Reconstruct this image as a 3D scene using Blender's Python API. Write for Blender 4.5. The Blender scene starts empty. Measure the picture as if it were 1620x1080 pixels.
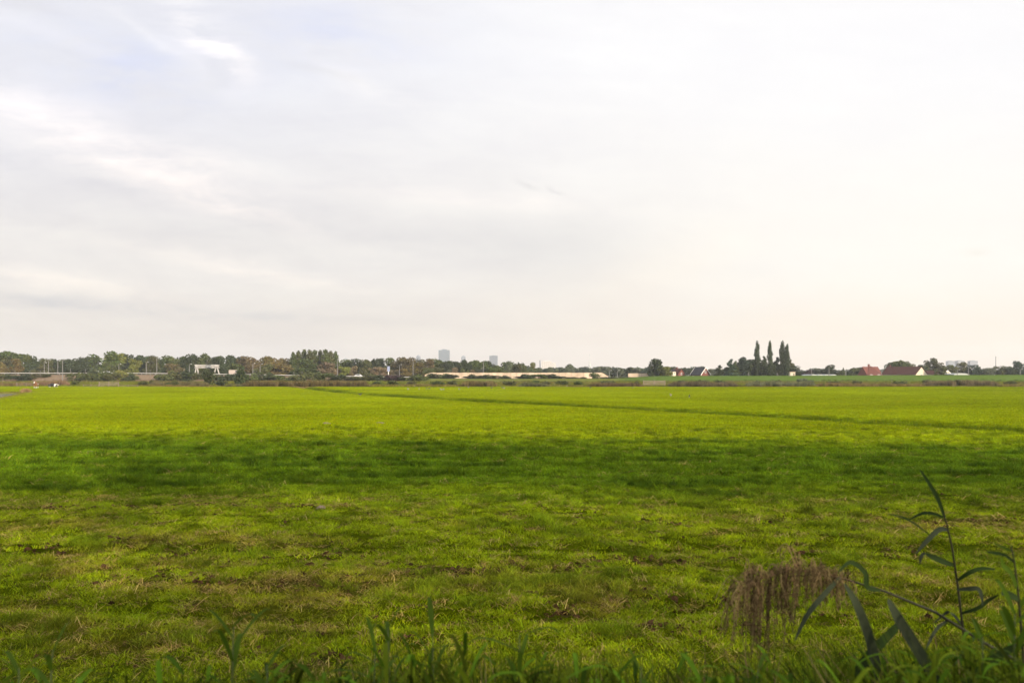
import bpy, bmesh, math, random
import numpy as np
from mathutils import Vector, Matrix, Euler

C = bpy.context.scene
COL = C.collection
R = math.radians
rng = np.random.default_rng(7)
random.seed(7)

# ------------------------------------------------------------------ camera
EYE = 3.0                       # eye height above the field
FPX, CX, HY = 1260.0, 810.0, 592.0   # focal length / principal column / horizon row, in pixels of a 1620 wide picture
cam = bpy.data.cameras.new('camera')
cam_o = bpy.data.objects.new('camera', cam); COL.objects.link(cam_o)
cam_o.location = (0, 0, EYE); cam_o.rotation_euler = (R(90), 0, 0)
cam.sensor_width = 36.0; cam.lens = 28.0
cam.shift_y = 52.0 / 1620.0
cam.clip_start = 0.05; cam.clip_end = 30000
cam.dof.use_dof = True; cam.dof.focus_distance = 26.0; cam.dof.aperture_fstop = 3.6
C.camera = cam_o
C.render.filter_size = 1.1; C.cycles.use_denoising = True; C.cycles.max_bounces = 7; C.cycles.sample_clamp_indirect = 4.0; C.cycles.volume_bounces = 0

# ------------------------------------------------------------------ light
SUN_EL, SUN_AZ = R(11.5), R(145.0)      # azimuth clockwise from +Y (the view direction): behind, to the right
sdir = Vector((math.cos(SUN_EL)*math.sin(SUN_AZ), math.cos(SUN_EL)*math.cos(SUN_AZ), math.sin(SUN_EL)))
sun = bpy.data.lights.new('sun', 'SUN'); sun.energy = 5.0; sun.angle = R(0.6); sun.color = (1.0, 0.86, 0.66)
sun_o = bpy.data.objects.new('sun', sun); COL.objects.link(sun_o)
sun_o.rotation_euler = (-sdir).to_track_quat('-Z', 'Y').to_euler()
C.view_settings.view_transform = 'Standard'; C.view_settings.look = 'None'
C.view_settings.exposure = 0.45; C.view_settings.gamma = 1.0

class NT:
    """small helper to write node expressions"""
    def __init__(s, tree): s.t = tree; s.n = tree.nodes; s.l = tree.links
    def new(s, typ, **kw):
        n = s.n.new(typ)
        for k, v in kw.items(): setattr(n, k, v)
        return n
    def put(s, sock, v):
        if hasattr(v, 'is_output') or isinstance(v, bpy.types.NodeSocket): s.l.new(v, sock)
        elif v is not None:
            if sock.type == 'RGBA' and len(v) == 3: v = (*v, 1)
            sock.default_value = v
    def m(s, op, a, b=None, c=None, clamp=False):
        n = s.new('ShaderNodeMath', operation=op); n.use_clamp = clamp
        s.put(n.inputs[0], a)
        if b is not None: s.put(n.inputs[1], b)
        if c is not None: s.put(n.inputs[2], c)
        return n.outputs[0]
    def vm(s, op, a, b=None):
        n = s.new('ShaderNodeVectorMath', operation=op)
        s.put(n.inputs[0], a)
        if b is not None:
            s.put(n.inputs['Scale' if op == 'SCALE' else 1], b)
        return n.outputs[0]
    def mix(s, f, a, b, blend='MIX'):
        n = s.new('ShaderNodeMix', data_type='RGBA', blend_type=blend)
        s.put(n.inputs[0], f); s.put(n.inputs[6], a); s.put(n.inputs[7], b)
        return n.outputs[2]
    def comb(s, x, y, z):
        n = s.new('ShaderNodeCombineXYZ')
        s.put(n.inputs[0], x); s.put(n.inputs[1], y); s.put(n.inputs[2], z)
        return n.outputs[0]
    def sep(s, v):
        n = s.new('ShaderNodeSeparateXYZ'); s.put(n.inputs[0], v); return n.outputs
    def noise(s, vec, scale, detail=3, rough=0.5):
        n = s.new('ShaderNodeTexNoise'); s.put(n.inputs['Vector'], vec)
        n.inputs['Scale'].default_value = scale; n.inputs['Detail'].default_value = detail
        n.inputs['Roughness'].default_value = rough
        return n.outputs[0]
    def rng(s, v, a, b, c, d, smooth=False):
        n = s.new('ShaderNodeMapRange'); n.interpolation_type = 'SMOOTHSTEP' if smooth else 'LINEAR'
        s.put(n.inputs[0], v)
        for i, k in enumerate((a, b, c, d)): n.inputs[1+i].default_value = k
        return n.outputs[0]

# ------------------------------------------------------------------ sky
W = bpy.data.worlds.new('World'); C.world = W; W.use_nodes = True
t = NT(W.node_tree); t.n.clear()
sky = t.new('ShaderNodeTexSky', sky_type='NISHITA')
sky.sun_disc = False; sky.sun_elevation = SUN_EL; sky.sun_rotation = SUN_AZ
sky.air_density = 1.0; sky.dust_density = 2.0; sky.ozone_density = 1.0
dirv = t.new('ShaderNodeTexCoord').outputs['Generated']
dx, dy, dz = t.sep(dirv)
yy = t.m('MAXIMUM', dy, 0.25)
u0 = t.m('DIVIDE', dx, yy); v0 = t.m('DIVIDE', dz, yy)
# gentle warp so that the cloud edges fray
wv = t.comb(t.m('MULTIPLY', u0, 3.0), t.m('MULTIPLY', v0, 7.0), 0.0)
w1 = t.m('SUBTRACT', t.noise(wv, 1.6, 5, .55), .5)
w2 = t.m('SUBTRACT', t.noise(t.vm('ADD', wv, (7.3, 2.1, 4)), 1.6, 5, .55), .5)
u = t.m('MULTIPLY_ADD', w1, 0.10, u0); v = t.m('MULTIPLY_ADD', w2, 0.045, v0)
r = t.rng(u, -0.40, 0.50, 0, 1, True)
hor = t.mix(r, (.530, .485, .447), (.745, .640, .528))
mid = t.mix(r, (.630, .598, .580), (.775, .742, .692))
top = t.mix(t.rng(u, -.45, .25, 0, 1, True), (.640, .642, .688), (.765, .758, .765))
c1 = t.mix(t.rng(v, 0.0, 0.15, 0, 1, True), hor, mid)
col = t.mix(t.rng(v, 0.12, 0.42, 0, 1, True), c1, top)
def blob(px, py, su, sv, ang, delta, frayed=0.0):
    """soft cloud or gap round one direction of the sky"""
    global col
    uc, vc = (px-CX)/FPX, (HY-py)/FPX
    ca, sa = math.cos(R(ang)), math.sin(R(ang))
    a = t.m('SUBTRACT', u, uc); b = t.m('SUBTRACT', v, vc)
    p = t.m('ADD', t.m('MULTIPLY', a, ca/su), t.m('MULTIPLY', b, sa/su))
    q = t.m('ADD', t.m('MULTIPLY', a, -sa/sv), t.m('MULTIPLY', b, ca/sv))
    d = t.m('ADD', t.m('MULTIPLY', p, p), t.m('MULTIPLY', q, q))
    g = t.m('EXPONENT', t.m('MULTIPLY', d, -1.0))
    if frayed: g = t.m('MULTIPLY', g, t.rng(fray, .5-frayed*.3, .5+frayed*.3, 0.0, 1.5))
    dl = t.new('ShaderNodeVectorMath', operation='SCALE')
    dl.inputs[0].default_value = tuple(.74*q for q in delta); t.l.new(g, dl.inputs['Scale'])
    col = t.vm('ADD', col, dl.outputs[0])
fr_v = t.comb(t.m('ADD', t.m('MULTIPLY', u, 5.0), t.m('MULTIPLY', v, 3.5)), t.m('MULTIPLY', v, 16.0), 1.7)
fray = t.noise(fr_v, 1.3, 6, .6)
blob(190, 110, .13, .045, -14, (-.10, -.08, -.005), .4)
blob(520, 55, .15, .05, 0, (-.08, -.065, -.005), .4)
blob(318, 58, .060, .026, -52, (.20, .165, .11), .3)
blob(372, 96, .030, .014, -40, (.20, .16, .10), .6)
blob(560, 130, .07, .014, -22, (.14, .12, .08), .8)
blob(240, 60, .10, .008, -35, (.08, .07, .045), .9)
blob(90, 60, .10, .010, -20, (.06, .05, .04), .9)
blob(40, 10, .06, .012, -10, (-.06, -.07, -.08), .9)
blob(520, 118, .06, .006, -14, (-.07, -.07, -.08), .9)
blob(655, 140, .02, .006, -8, (-.06, -.06, -.05), .6)
blob(150, 215, .20, .034, -20, (.19, .145, .11), .6)
blob(300, 300, .14, .016, -16, (.13, .095, .07), .6)
blob(760, 310, .16, .012, -4, (.06, .045, .035), .7)
blob(60, 270, .12, .018, -20, (-.03, -.03, -.02))
blob(520, 372, .24, .035, -3, (-.06, -.05, -.035))
blob(390, 422, .13, .011, -11, (.12, .095, .065), .6)
blob(60, 440, .18, .014, -9, (.11, .085, .055), .5)
blob(210, 487, .26, .0075, -3, (-.15, -.12, -.075), .3)
blob(880, 400, .13, .055, -8, (-.10, -.09, -.07))
blob(1060, 420, .10, .030, 20, (.05, .03, .0))
blob(832, 290, .015, .003, -20, (-.10, -.10, -.09), .5)
blob(880, 298, .012, .003, -20, (-.08, -.08, -.07), .5)
blob(878, 241, .015, .007, -25, (-.05, -.05, -.05), .5)
blob(1530, 402, .02, .006, 0, (-.05, -.05, -.06), .5)
fine_v = t.comb(t.m('ADD', t.m('MULTIPLY', u, 9.0), t.m('MULTIPLY', v, 9.0)), t.m('MULTIPLY', v, 34.0), 4.2)
streak = t.m('MULTIPLY', t.m('ADD', t.rng(fray, .3, .7, -.03, .03), t.rng(t.noise(fine_v, 1.2, 7, .62), .3, .7, -.016, .016)), t.rng(u, -.2, .35, 1.0, .35))
col = t.vm('ADD', col, t.comb(streak, streak, t.m('MULTIPLY', streak, .7)))
# thin cloud round the sun and overhead, unseen, brightened to lift the shade
col = t.vm('MULTIPLY', col, (1.005, 1.0, .995))
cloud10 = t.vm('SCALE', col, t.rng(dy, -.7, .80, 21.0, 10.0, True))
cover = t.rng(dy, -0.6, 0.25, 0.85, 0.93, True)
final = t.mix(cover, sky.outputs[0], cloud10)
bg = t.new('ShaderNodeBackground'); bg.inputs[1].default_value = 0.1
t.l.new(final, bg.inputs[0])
t.l.new(bg.outputs[0], t.new('ShaderNodeOutputWorld').inputs[0])

# ------------------------------------------------------------------ helpers
def wx(px, Y): return (px-CX)/FPX*Y
def wz(py, Y): return EYE + (HY-py)/FPX*Y
def P(px, py, Y): return Vector((wx(px, Y), Y, wz(py, Y)))

def tag(o, label=None, cat=None, group=None, kind=None):
    if label: o['label'] = label
    if cat: o['category'] = cat
    if group: o['group'] = group
    if kind: o['kind'] = kind
    return o
def empty(name, loc, rz=0):
    o = bpy.data.objects.new(name, None); COL.objects.link(o)
    o.empty_display_size = .2; o.location = loc; o.rotation_euler = (0, 0, rz); return o
def copy_tree(o, parent=None):
    c = o.copy(); COL.objects.link(c)
    if parent: c.parent = parent
    for ch in o.children: copy_tree(ch, c)
    return c

def np_mesh(name, V, F, attrs=None):
    """fast mesh from numpy: F is an (n,k) array of one face size, or a list of such arrays"""
    if not isinstance(F, list): F = [F]
    me = bpy.data.meshes.new(name)
    V = np.asarray(V, np.float32)
    me.vertices.add(len(V)); me.vertices.foreach_set('co', V.ravel())
    loops = np.concatenate([f.ravel() for f in F]) if F and len(F[0]) else np.zeros(0, int)
    if len(loops):
        tot = np.concatenate([np.full(len(f), f.shape[1]) for f in F])
        start = np.concatenate([[0], np.cumsum(tot)[:-1]])
        me.loops.add(len(loops)); me.loops.foreach_set('vertex_index', loops.astype(np.int32))
        me.polygons.add(len(tot)); me.polygons.foreach_set('loop_start', start.astype(np.int32))
        me.polygons.foreach_set('loop_total', tot.astype(np.int32))
    for k, (typ, arr) in (attrs or {}).items():
        a = me.attributes.new(k, typ, 'POINT')
        arr = np.asarray(arr)
        fld = {'FLOAT_COLOR': 'color', 'FLOAT_VECTOR': 'vector', 'INT': 'value', 'FLOAT': 'value'}[typ]
        a.data.foreach_set(fld, arr.ravel().astype(np.int32 if typ == 'INT' else np.float32))
    me.update(calc_edges=True); me.validate()
    return me

class MB:
    """collects boxes, bars, tubes and prisms; obj() links them as ONE mesh object"""
    def __init__(s): s.v = []; s.f = []
    def add(s, vs, fs):
        o = len(s.v); s.v += [tuple(p) for p in vs]; s.f += [tuple(i+o for i in f) for f in fs]; return s
    def box(s, c, d, rz=0, taper=1.0):
        x, y, z = d[0]/2, d[1]/2, d[2]/2
        vs = [(-x, -y, -z), (x, -y, -z), (x, y, -z), (-x, y, -z)]
        vs += [(a*taper, b*taper, z) for a, b, _ in vs]
        ca, sa = math.cos(rz), math.sin(rz)
        vs = [(c[0]+a*ca-b*sa, c[1]+a*sa+b*ca, c[2]+e) for a, b, e in vs]
        return s.add(vs, [(3, 2, 1, 0), (4, 5, 6, 7), (0, 1, 5, 4), (1, 2, 6, 5), (2, 3, 7, 6), (3, 0, 4, 7)])
    def tube(s, pts, rad, n=6, cap=True):
        pts = [Vector(p) for p in pts]; rings = []
        if not hasattr(rad, '__len__'): rad = [rad]*len(pts)
        for i, p in enumerate(pts):
            d = (pts[min(i+1, len(pts)-1)] - pts[max(i-1, 0)]).normalized()
            a = d.orthogonal().normalized() if abs(d.z) < .9 else Vector((1, 0, 0)).cross(d).normalized()
            b = d.cross(a)
            rings.append([p + (a*math.cos(k*2*math.pi/n) + b*math.sin(k*2*math.pi/n))*rad[i] for k in range(n)])
        vs = [q for r_ in rings for q in r_]; fs = []
        for i in range(len(pts)-1):
            for k in range(n):
                fs.append((i*n+k, i*n+(k+1) % n, (i+1)*n+(k+1) % n, (i+1)*n+k))
        if cap: fs += [tuple(range(n-1, -1, -1)), tuple((len(pts)-1)*n+k for k in range(n))]
        return s.add(vs, fs)
    def prism(s, poly, a, b, axis='y'):
        """polygon in the plane across `axis`, extruded from a to b"""
        n = len(poly)
        def mk(p, q): return {'y': (p[0], q, p[1]), 'x': (q, p[0], p[1]), 'z': (p[0], p[1], q)}[axis]
        vs = [mk(p, a) for p in poly] + [mk(p, b) for p in poly]
        fs = [tuple(range(n))[::-1], tuple(range(n, 2*n))] + [(i, (i+1) % n, (i+1) % n+n, i+n) for i in range(n)]
        return s.add(vs, fs)
    def obj(s, name, mat, parent=None, smooth=False, loc=None):
        me = bpy.data.meshes.new(name); me.from_pydata(s.v, [], s.f)
        bm = bmesh.new(); bm.from_mesh(me); bmesh.ops.recalc_face_normals(bm, faces=bm.faces); bm.to_mesh(me); bm.free()
        if smooth: me.polygons.foreach_set('use_smooth', [True]*len(me.polygons))
        me.materials.append(mat)
        o = bpy.data.objects.new(name, me); COL.objects.link(o)
        if parent: o.parent = parent
        if loc: o.location = loc
        return o

# numpy value noise
_tab = np.random.default_rng(3).random((256, 256))
def vnoise(x, y):
    xi = np.floor(x).astype(int); yi = np.floor(y).astype(int)
    fx = x-xi; fy = y-yi; fx = fx*fx*(3-2*fx); fy = fy*fy*(3-2*fy)
    g = lambda a, b: _tab[a & 255, b & 255]
    return (g(xi, yi)*(1-fx)+g(xi+1, yi)*fx)*(1-fy) + (g(xi, yi+1)*(1-fx)+g(xi+1, yi+1)*fx)*fy
def fbm(x, y, o=4):
    s = 0; a = .5; n = 0
    for i in range(o):
        s = s + a*vnoise(x*2**i+17.3*i, y*2**i+5.1*i); n += a; a *= .5
    return s/n
def sstep(a, b, x):
    q = np.clip((x-a)/(b-a), 0, 1); return q*q*(3-2*q)

# ------------------------------------------------------------------ materials
def mat_new(name):
    m = bpy.data.materials.new(name); m.use_nodes = True
    nt = NT(m.node_tree); nt.n.clear()
    out = nt.new('ShaderNodeOutputMaterial')
    b = nt.new('ShaderNodeBsdfPrincipled'); nt.l.new(b.outputs[0], out.inputs[0])
    return m, nt, b, out
def mat_plain(name, colr, rough=.7, var=.25, scale=3.0, metal=0.0, spec=.3):
    m, nt, b, out = mat_new(name)
    tc = nt.new('ShaderNodeTexCoord').outputs['Object']
    f = nt.rng(nt.noise(tc, scale, 5, .6), .3, .7, 1-var, 1+var)
    nt.l.new(nt.vm('SCALE', nt.comb(*colr), f), b.inputs['Base Color'])
    b.inputs['Roughness'].default_value = rough; b.inputs['Metallic'].default_value = metal
    b.inputs['Specular IOR Level'].default_value = spec
    return m
def mat_leaf(name, source, var=.45, trans=.25, rough=.65, spec=.15):
    """source: 'OBJECT' tint from the object's own colour, 'INSTANCER' tint from the scattered point, or a colour"""
    m, nt, b, out = mat_new(name)
    if source == 'OBJECT': c_ = nt.new('ShaderNodeObjectInfo').outputs['Color']
    elif source == 'INSTANCER':
        a = nt.new('ShaderNodeAttribute', attribute_type='INSTANCER', attribute_name='tint'); c_ = a.outputs['Color']
    else: c_ = nt.comb(*source)
    isl = nt.new('ShaderNodeNewGeometry').outputs['Random Per Island']
    k = nt.rng(isl, 0, 1, 1-var, 1+var)
    hue = nt.new('ShaderNodeHueSaturation'); nt.put(hue.inputs['Color'], nt.vm('SCALE', c_, k))
    nt.l.new(nt.rng(nt.m('FRACT', nt.m('MULTIPLY', isl, 17.31)), 0, 1, .475, .525), hue.inputs['Hue'])
    nt.l.new(hue.outputs[0], b.inputs['Base Color'])
    b.inputs['Roughness'].default_value = rough; b.inputs['Specular IOR Level'].default_value = spec
    tr = nt.new('ShaderNodeBsdfTranslucent'); nt.l.new(hue.outputs[0], tr.inputs[0])
    mx = nt.new('ShaderNodeMixShader'); mx.inputs[0].default_value = trans
    nt.l.new(b.outputs[0], mx.inputs[1]); nt.l.new(tr.outputs[0], mx.inputs[2]); nt.l.new(mx.outputs[0], out.inputs[0])
    return m
M_leaf = mat_leaf('tree_leaves', 'OBJECT', .3)
M_blade = mat_leaf('grass_blades', 'INSTANCER', .55, .30, .8, .03)
M_bark = mat_plain('bark', (.07, .055, .04), .9)
M_white = mat_plain('white_paint', (.75, .73, .69), .5, .08)
M_grey = mat_plain('galvanised_steel', (.42, .42, .41), .5, .1)
M_pole = mat_plain('lamp_post_steel', (.14, .135, .13), .6, .1)
M_timber = mat_plain('weathered_timber', (.17, .135, .10), .8, .25)
M_dark = mat_plain('dark_panel', (.03, .04, .05), .4, .2)
M_glass = mat_plain('window_glass', (.05, .065, .08), .15, .2, spec=.6)
M_rubber = mat_plain('tyre_rubber', (.02, .02, .02), .8)
M_asphalt = mat_plain('asphalt', (.055, .054, .052), .9, .2, .5)

# ------------------------------------------------------------------ terrain
TRENCH = np.array([(60, 4), (38, 29), (27.9, 43.4), (20, 58), (10.5, 70), (-.7, 84), (-14, 106), (-30, 140), (-47, 181), (-50, 188)], float)
DITCH = np.array([(-36, 40), (-60, 85), (-71, 108), (-78, 121), (-84, 133)], float)
def seg_dist(x, y, L):
    d = np.full(np.shape(x), 1e9); side = np.zeros(np.shape(x))
    for (ax, ay), (bx, by) in zip(L[:-1], L[1:]):
        ex, ey = bx-ax, by-ay; q = np.clip(((x-ax)*ex+(y-ay)*ey)/(ex*ex+ey*ey), 0, 1)
        dd = np.hypot(x-ax-q*ex, y-ay-q*ey); sg = np.sign((x-ax)*ey-(y-ay)*ex)
        side = np.where(dd < d, sg, side); d = np.minimum(d, dd)
    return d, side
RIDGE_X = [-6000, -225, -161, -114, -69, -47, -30, 42, 53, 69, 130, 225, 400, 6000]
RIDGE_H = [2.9, 2.9, 2.85, 2.3, 1.5, 1.15, 1.05, 1.05, 1.6, 2.3, 2.4, 2.75, 2.9, 2.9]
def ridge_h(x): return np.interp(x, RIDGE_X, RIDGE_H)
def track(x, y, y0, k, w, depth):
    """a shallow wheel or hoof track across the field"""
    c = y0 + k*x + 1.2*(vnoise(x/7.0+y0, np.zeros_like(x)+y0)-.5)
    return -depth*np.exp(-((y-c)/w)**2)*(.4+.9*vnoise(x/1.1, y*0+y0*3))
def height(x, y):
    x = np.asarray(x, float); y = np.asarray(y, float)
    z = 1.25*sstep(6.2, 1.6, y)
    near = sstep(70, 25, y)
    z = z + near*(.10*(fbm(x/2.2, y/2.2, 3)-.5) + .09*(fbm(x/.45+9, y/.45, 3)-.5))*sstep(-20, 2, y)
    z = z + .25*(fbm(x/35, y/35, 2)-.5)*sstep(10, 40, y)
    for a in ((10.2, .01, .35, .10), (13.6, .03, .3, .14), (23.5, -.04, .5, .14), (27.5, .02, .45, .12), (31.5, -.03, .6, .14)): z = z + track(x, y, *a)
    d, _ = seg_dist(x, y, TRENCH); z = z - .75*np.exp(-(d/1.9)**2)*sstep(20, 30, y)
    d, _ = seg_dist(x, y, DITCH); z = z - .75*sstep(3.0, .9, d)
    z = z - .7*np.exp(-((y-191.5)/1.3)**2)
    rough = sstep(192, 200, y)*sstep(345, 320, y)
    z = z + rough*.5*(fbm(x/9, y/9, 3)-.45)
    rd = sstep(330, 346, y)*sstep(392, 374, y)
    z = z + rd*ridge_h(x)
    return z
def graded(knots):
    out = []
    for (a, b, s) in knots: out += list(np.arange(a, b, s))
    return np.array(out + [knots[-1][1]])
xs = graded([(-3400, -800, 650), (-800, -300, 50), (-300, -130, 6), (-130, -50, .8), (-50, -22, .35), (-22, 22, .16), (22, 60, .35), (60, 130, .9), (130, 300, 6), (300, 800, 50), (800, 3400, 650)])
ys = graded([(-300, -30, 30), (-30, 2, 2), (2, 6, .25), (6, 22, .13), (22, 45, .2), (45, 110, .4), (110, 188, .8), (188, 195, .4), (195, 330, 3), (330, 346, 2), (346, 400, 4), (400, 800, 50), (800, 3900, 500)])
XX, YY = np.meshgrid(xs, ys)
ZZ = height(XX, YY)

def soil_rows(x, y):
    """trampled strips where hooves broke the sward: 0..1"""
    s_ = 0*x
    for y0, k, w, xa, xb in ((13.5, .02, .38, 3.5, 12), (16.6, -.04, .5, 1.5, 11), (13.9, .03, .5, -12, -2), (11.2, -.06, .35, -6, -1.5), (12.3, .05, .4, -3, 3.5), (9.6, .03, .3, -2.5, 2.5), (10.6, .10, .3, 0, 5), (18.5, .05, .4, -12, -4), (8.5, 0, .3, -4, -1)):
        c_ = y0 + k*x + 1.0*(vnoise(x/2.0+y0*3, 0*x+y0)-.5)
        s_ = np.maximum(s_, np.exp(-((y-c_)/w)**2)*sstep(xa-.6, xa+.6, x)*sstep(xb+.6, xb-.6, x))
    return s_*np.clip((fbm(x/.55+31, y/.45+7, 3)-.36)*4, 0, 1)
def ground_colour(x, y):
    """what grows or lies there: soil and stubble near, lush grass, meadow, rough ground, banks"""
    n1 = .55*fbm(x/1.1+3, y/.8, 3)+.45*fbm(x/4.5+3, y/1.6, 2); n2 = fbm(x/.9+40, y/.6, 3); n3 = fbm(x/14, y/9, 3)
    A = lambda *c: np.array(c)[None, :]
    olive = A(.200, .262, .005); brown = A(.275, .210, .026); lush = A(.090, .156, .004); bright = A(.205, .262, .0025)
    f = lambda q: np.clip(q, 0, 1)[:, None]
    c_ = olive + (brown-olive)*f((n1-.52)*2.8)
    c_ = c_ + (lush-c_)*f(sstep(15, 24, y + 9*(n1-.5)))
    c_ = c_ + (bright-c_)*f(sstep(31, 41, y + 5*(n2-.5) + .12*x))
    c_ = c_*(1 + .26*(n3-.5)[:, None]*2 + .30*(fbm(x/9+50, y/1.8, 3)-.5)[:, None]*sstep(30, 45, y)[:, None])
    d, s_ = seg_dist(x, y, TRENCH); c_ = c_ + (A(.050, .088, .004)-c_)*f(np.exp(-(d/2.8)**4)*np.clip(.22+1.0*n1 - .6*(n3-.5), .2, 1))
    d, s_ = seg_dist(x, y, DITCH); c_ = c_ + (A(.16, .12, .05)-c_)*f(np.exp(-(d/3.4)**4)*.9)
    n4 = fbm(x/22, y/12, 3)
    rough = A(.13, .15, .02) + (A(.17, .13, .045)-A(.13, .15, .02))*f((n4-.45)*4)
    c_ = c_ + (rough-c_)*f(sstep(188, 190, y))
    bank = A(.075, .115, .020) + (A(.12, .13, .03)-A(.075, .115, .020))*f(sstep(52, 40, x))
    mauve = A(.18, .13, .085)
    bank = bank + (mauve-bank)*f(sstep(-40, -90, x))
    c_ = c_ + (bank-c_)*f(sstep(326, 334, y))
    c_ = c_ + (A(.10, .12, .02)-c_)*f(sstep(378, 390, y))
    return c_
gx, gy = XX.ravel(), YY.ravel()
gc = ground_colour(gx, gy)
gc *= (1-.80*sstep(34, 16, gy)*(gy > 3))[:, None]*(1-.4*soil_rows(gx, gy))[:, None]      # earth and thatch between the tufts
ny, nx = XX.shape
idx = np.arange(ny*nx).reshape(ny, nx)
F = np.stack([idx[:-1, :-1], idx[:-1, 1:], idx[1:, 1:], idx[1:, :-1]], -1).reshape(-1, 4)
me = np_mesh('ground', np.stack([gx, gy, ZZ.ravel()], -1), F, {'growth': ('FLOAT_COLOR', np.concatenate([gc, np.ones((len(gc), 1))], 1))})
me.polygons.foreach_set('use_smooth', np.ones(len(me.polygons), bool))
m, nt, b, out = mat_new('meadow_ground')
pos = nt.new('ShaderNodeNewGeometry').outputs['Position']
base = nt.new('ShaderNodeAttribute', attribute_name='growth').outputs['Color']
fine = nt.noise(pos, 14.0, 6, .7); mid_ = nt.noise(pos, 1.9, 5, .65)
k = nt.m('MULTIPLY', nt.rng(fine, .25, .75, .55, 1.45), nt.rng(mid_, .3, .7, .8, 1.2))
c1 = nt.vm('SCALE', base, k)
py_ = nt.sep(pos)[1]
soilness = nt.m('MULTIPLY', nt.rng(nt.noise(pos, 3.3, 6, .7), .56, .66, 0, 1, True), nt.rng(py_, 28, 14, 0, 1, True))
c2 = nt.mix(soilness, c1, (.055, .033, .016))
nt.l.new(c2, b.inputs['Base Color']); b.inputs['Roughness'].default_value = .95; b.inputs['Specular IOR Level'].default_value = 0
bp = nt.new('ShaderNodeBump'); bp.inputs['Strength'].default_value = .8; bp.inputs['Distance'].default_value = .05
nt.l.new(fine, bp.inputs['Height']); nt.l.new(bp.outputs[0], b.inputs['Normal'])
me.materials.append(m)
ground = bpy.data.objects.new('ground', me); COL.objects.link(ground)
tag(ground, 'flat green meadow ground with a low bank and dike beyond', 'ground', kind='structure')

# water of the ditch along the field's left edge
m, nt, b, out = mat_new('ditch_water')
b.inputs['Base Color'].default_value = (.035, .035, .025, 1); b.inputs['Roughness'].default_value = .08
bp = nt.new('ShaderNodeBump'); bp.inputs['Strength'].default_value = .15; bp.inputs['Distance'].default_value = .02
nt.l.new(nt.noise(nt.new('ShaderNodeNewGeometry').outputs['Position'], 2.5, 3), bp.inputs['Height']); nt.l.new(bp.outputs[0], b.inputs['Normal'])
w = MB(); wl = []
for i, (a, b_) in enumerate(DITCH):
    d = Vector(DITCH[min(i+1, 4)]) - Vector(DITCH[max(i-1, 0)]); d = Vector((d[0], d[1])).normalized(); n_ = Vector((-d.y, d.x))*2.0
    wl.append([(a+n_.x, b_+n_.y, -.17), (a-n_.x, b_-n_.y, -.17)])
w.add([p for q in wl for p in q], [(2*i, 2*i+1, 2*i+3, 2*i+2) for i in range(4)])
tag(w.obj('water', m), 'still grey water in the ditch along the left field edge', 'water', kind='structure')

# ------------------------------------------------------------------ scattered growth (stuff)
def blade_bundle(name, n, radius, hmin, hmax, wid, lean, mat, seed, curve=.5, head=None):
    """one tuft of separate bent blades; instanced many times for grass nobody could count"""
    g = np.random.default_rng(seed); V = []; Fq = []; Ft = []
    for i in range(n):
        a = g.random()*6.283; rr = radius*math.sqrt(g.random()); bx, by = rr*math.cos(a), rr*math.sin(a)
        h = hmin+(hmax-hmin)*g.random()**1.4; la = g.random()*6.283; le = lean*(.3+g.random())*h
        wd = wid*(.7+.6*g.random()); fa = g.random()*3.1416; wxv, wyv = math.cos(fa)*wd/2, math.sin(fa)*wd/2
        o = len(V)
        for k, tt in enumerate((0, .4, .75)):
            lx = le*tt**(1+curve); z = h*tt*(1-.15*tt*lean); ww = (1, .85, .55)[k]
            V.append((bx+lx*math.cos(la)-wxv*ww, by+lx*math.sin(la)-wyv*ww, z)); V.append((bx+lx*math.cos(la)+wxv*ww, by+lx*math.sin(la)+wyv*ww, z))
        V.append((bx+le*math.cos(la), by+le*math.sin(la), h*(1-.15*lean-.1*lean*lean)))
        Fq += [(o, o+1, o+3, o+2), (o+2, o+3, o+5, o+4)]; Ft.append((o+4, o+5, o+6))
    me = np_mesh(name, V, [np.array(Fq), np.array(Ft)]); me.materials.append(mat)
    return bpy.data.objects.new(name, me)
def proto_set(name, objs):
    c_ = bpy.data.collections.new(name)
    for i, o in enumerate(objs): o.name = f'{name}_{i:02d}'; c_.objects.link(o)
    return c_
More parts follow.
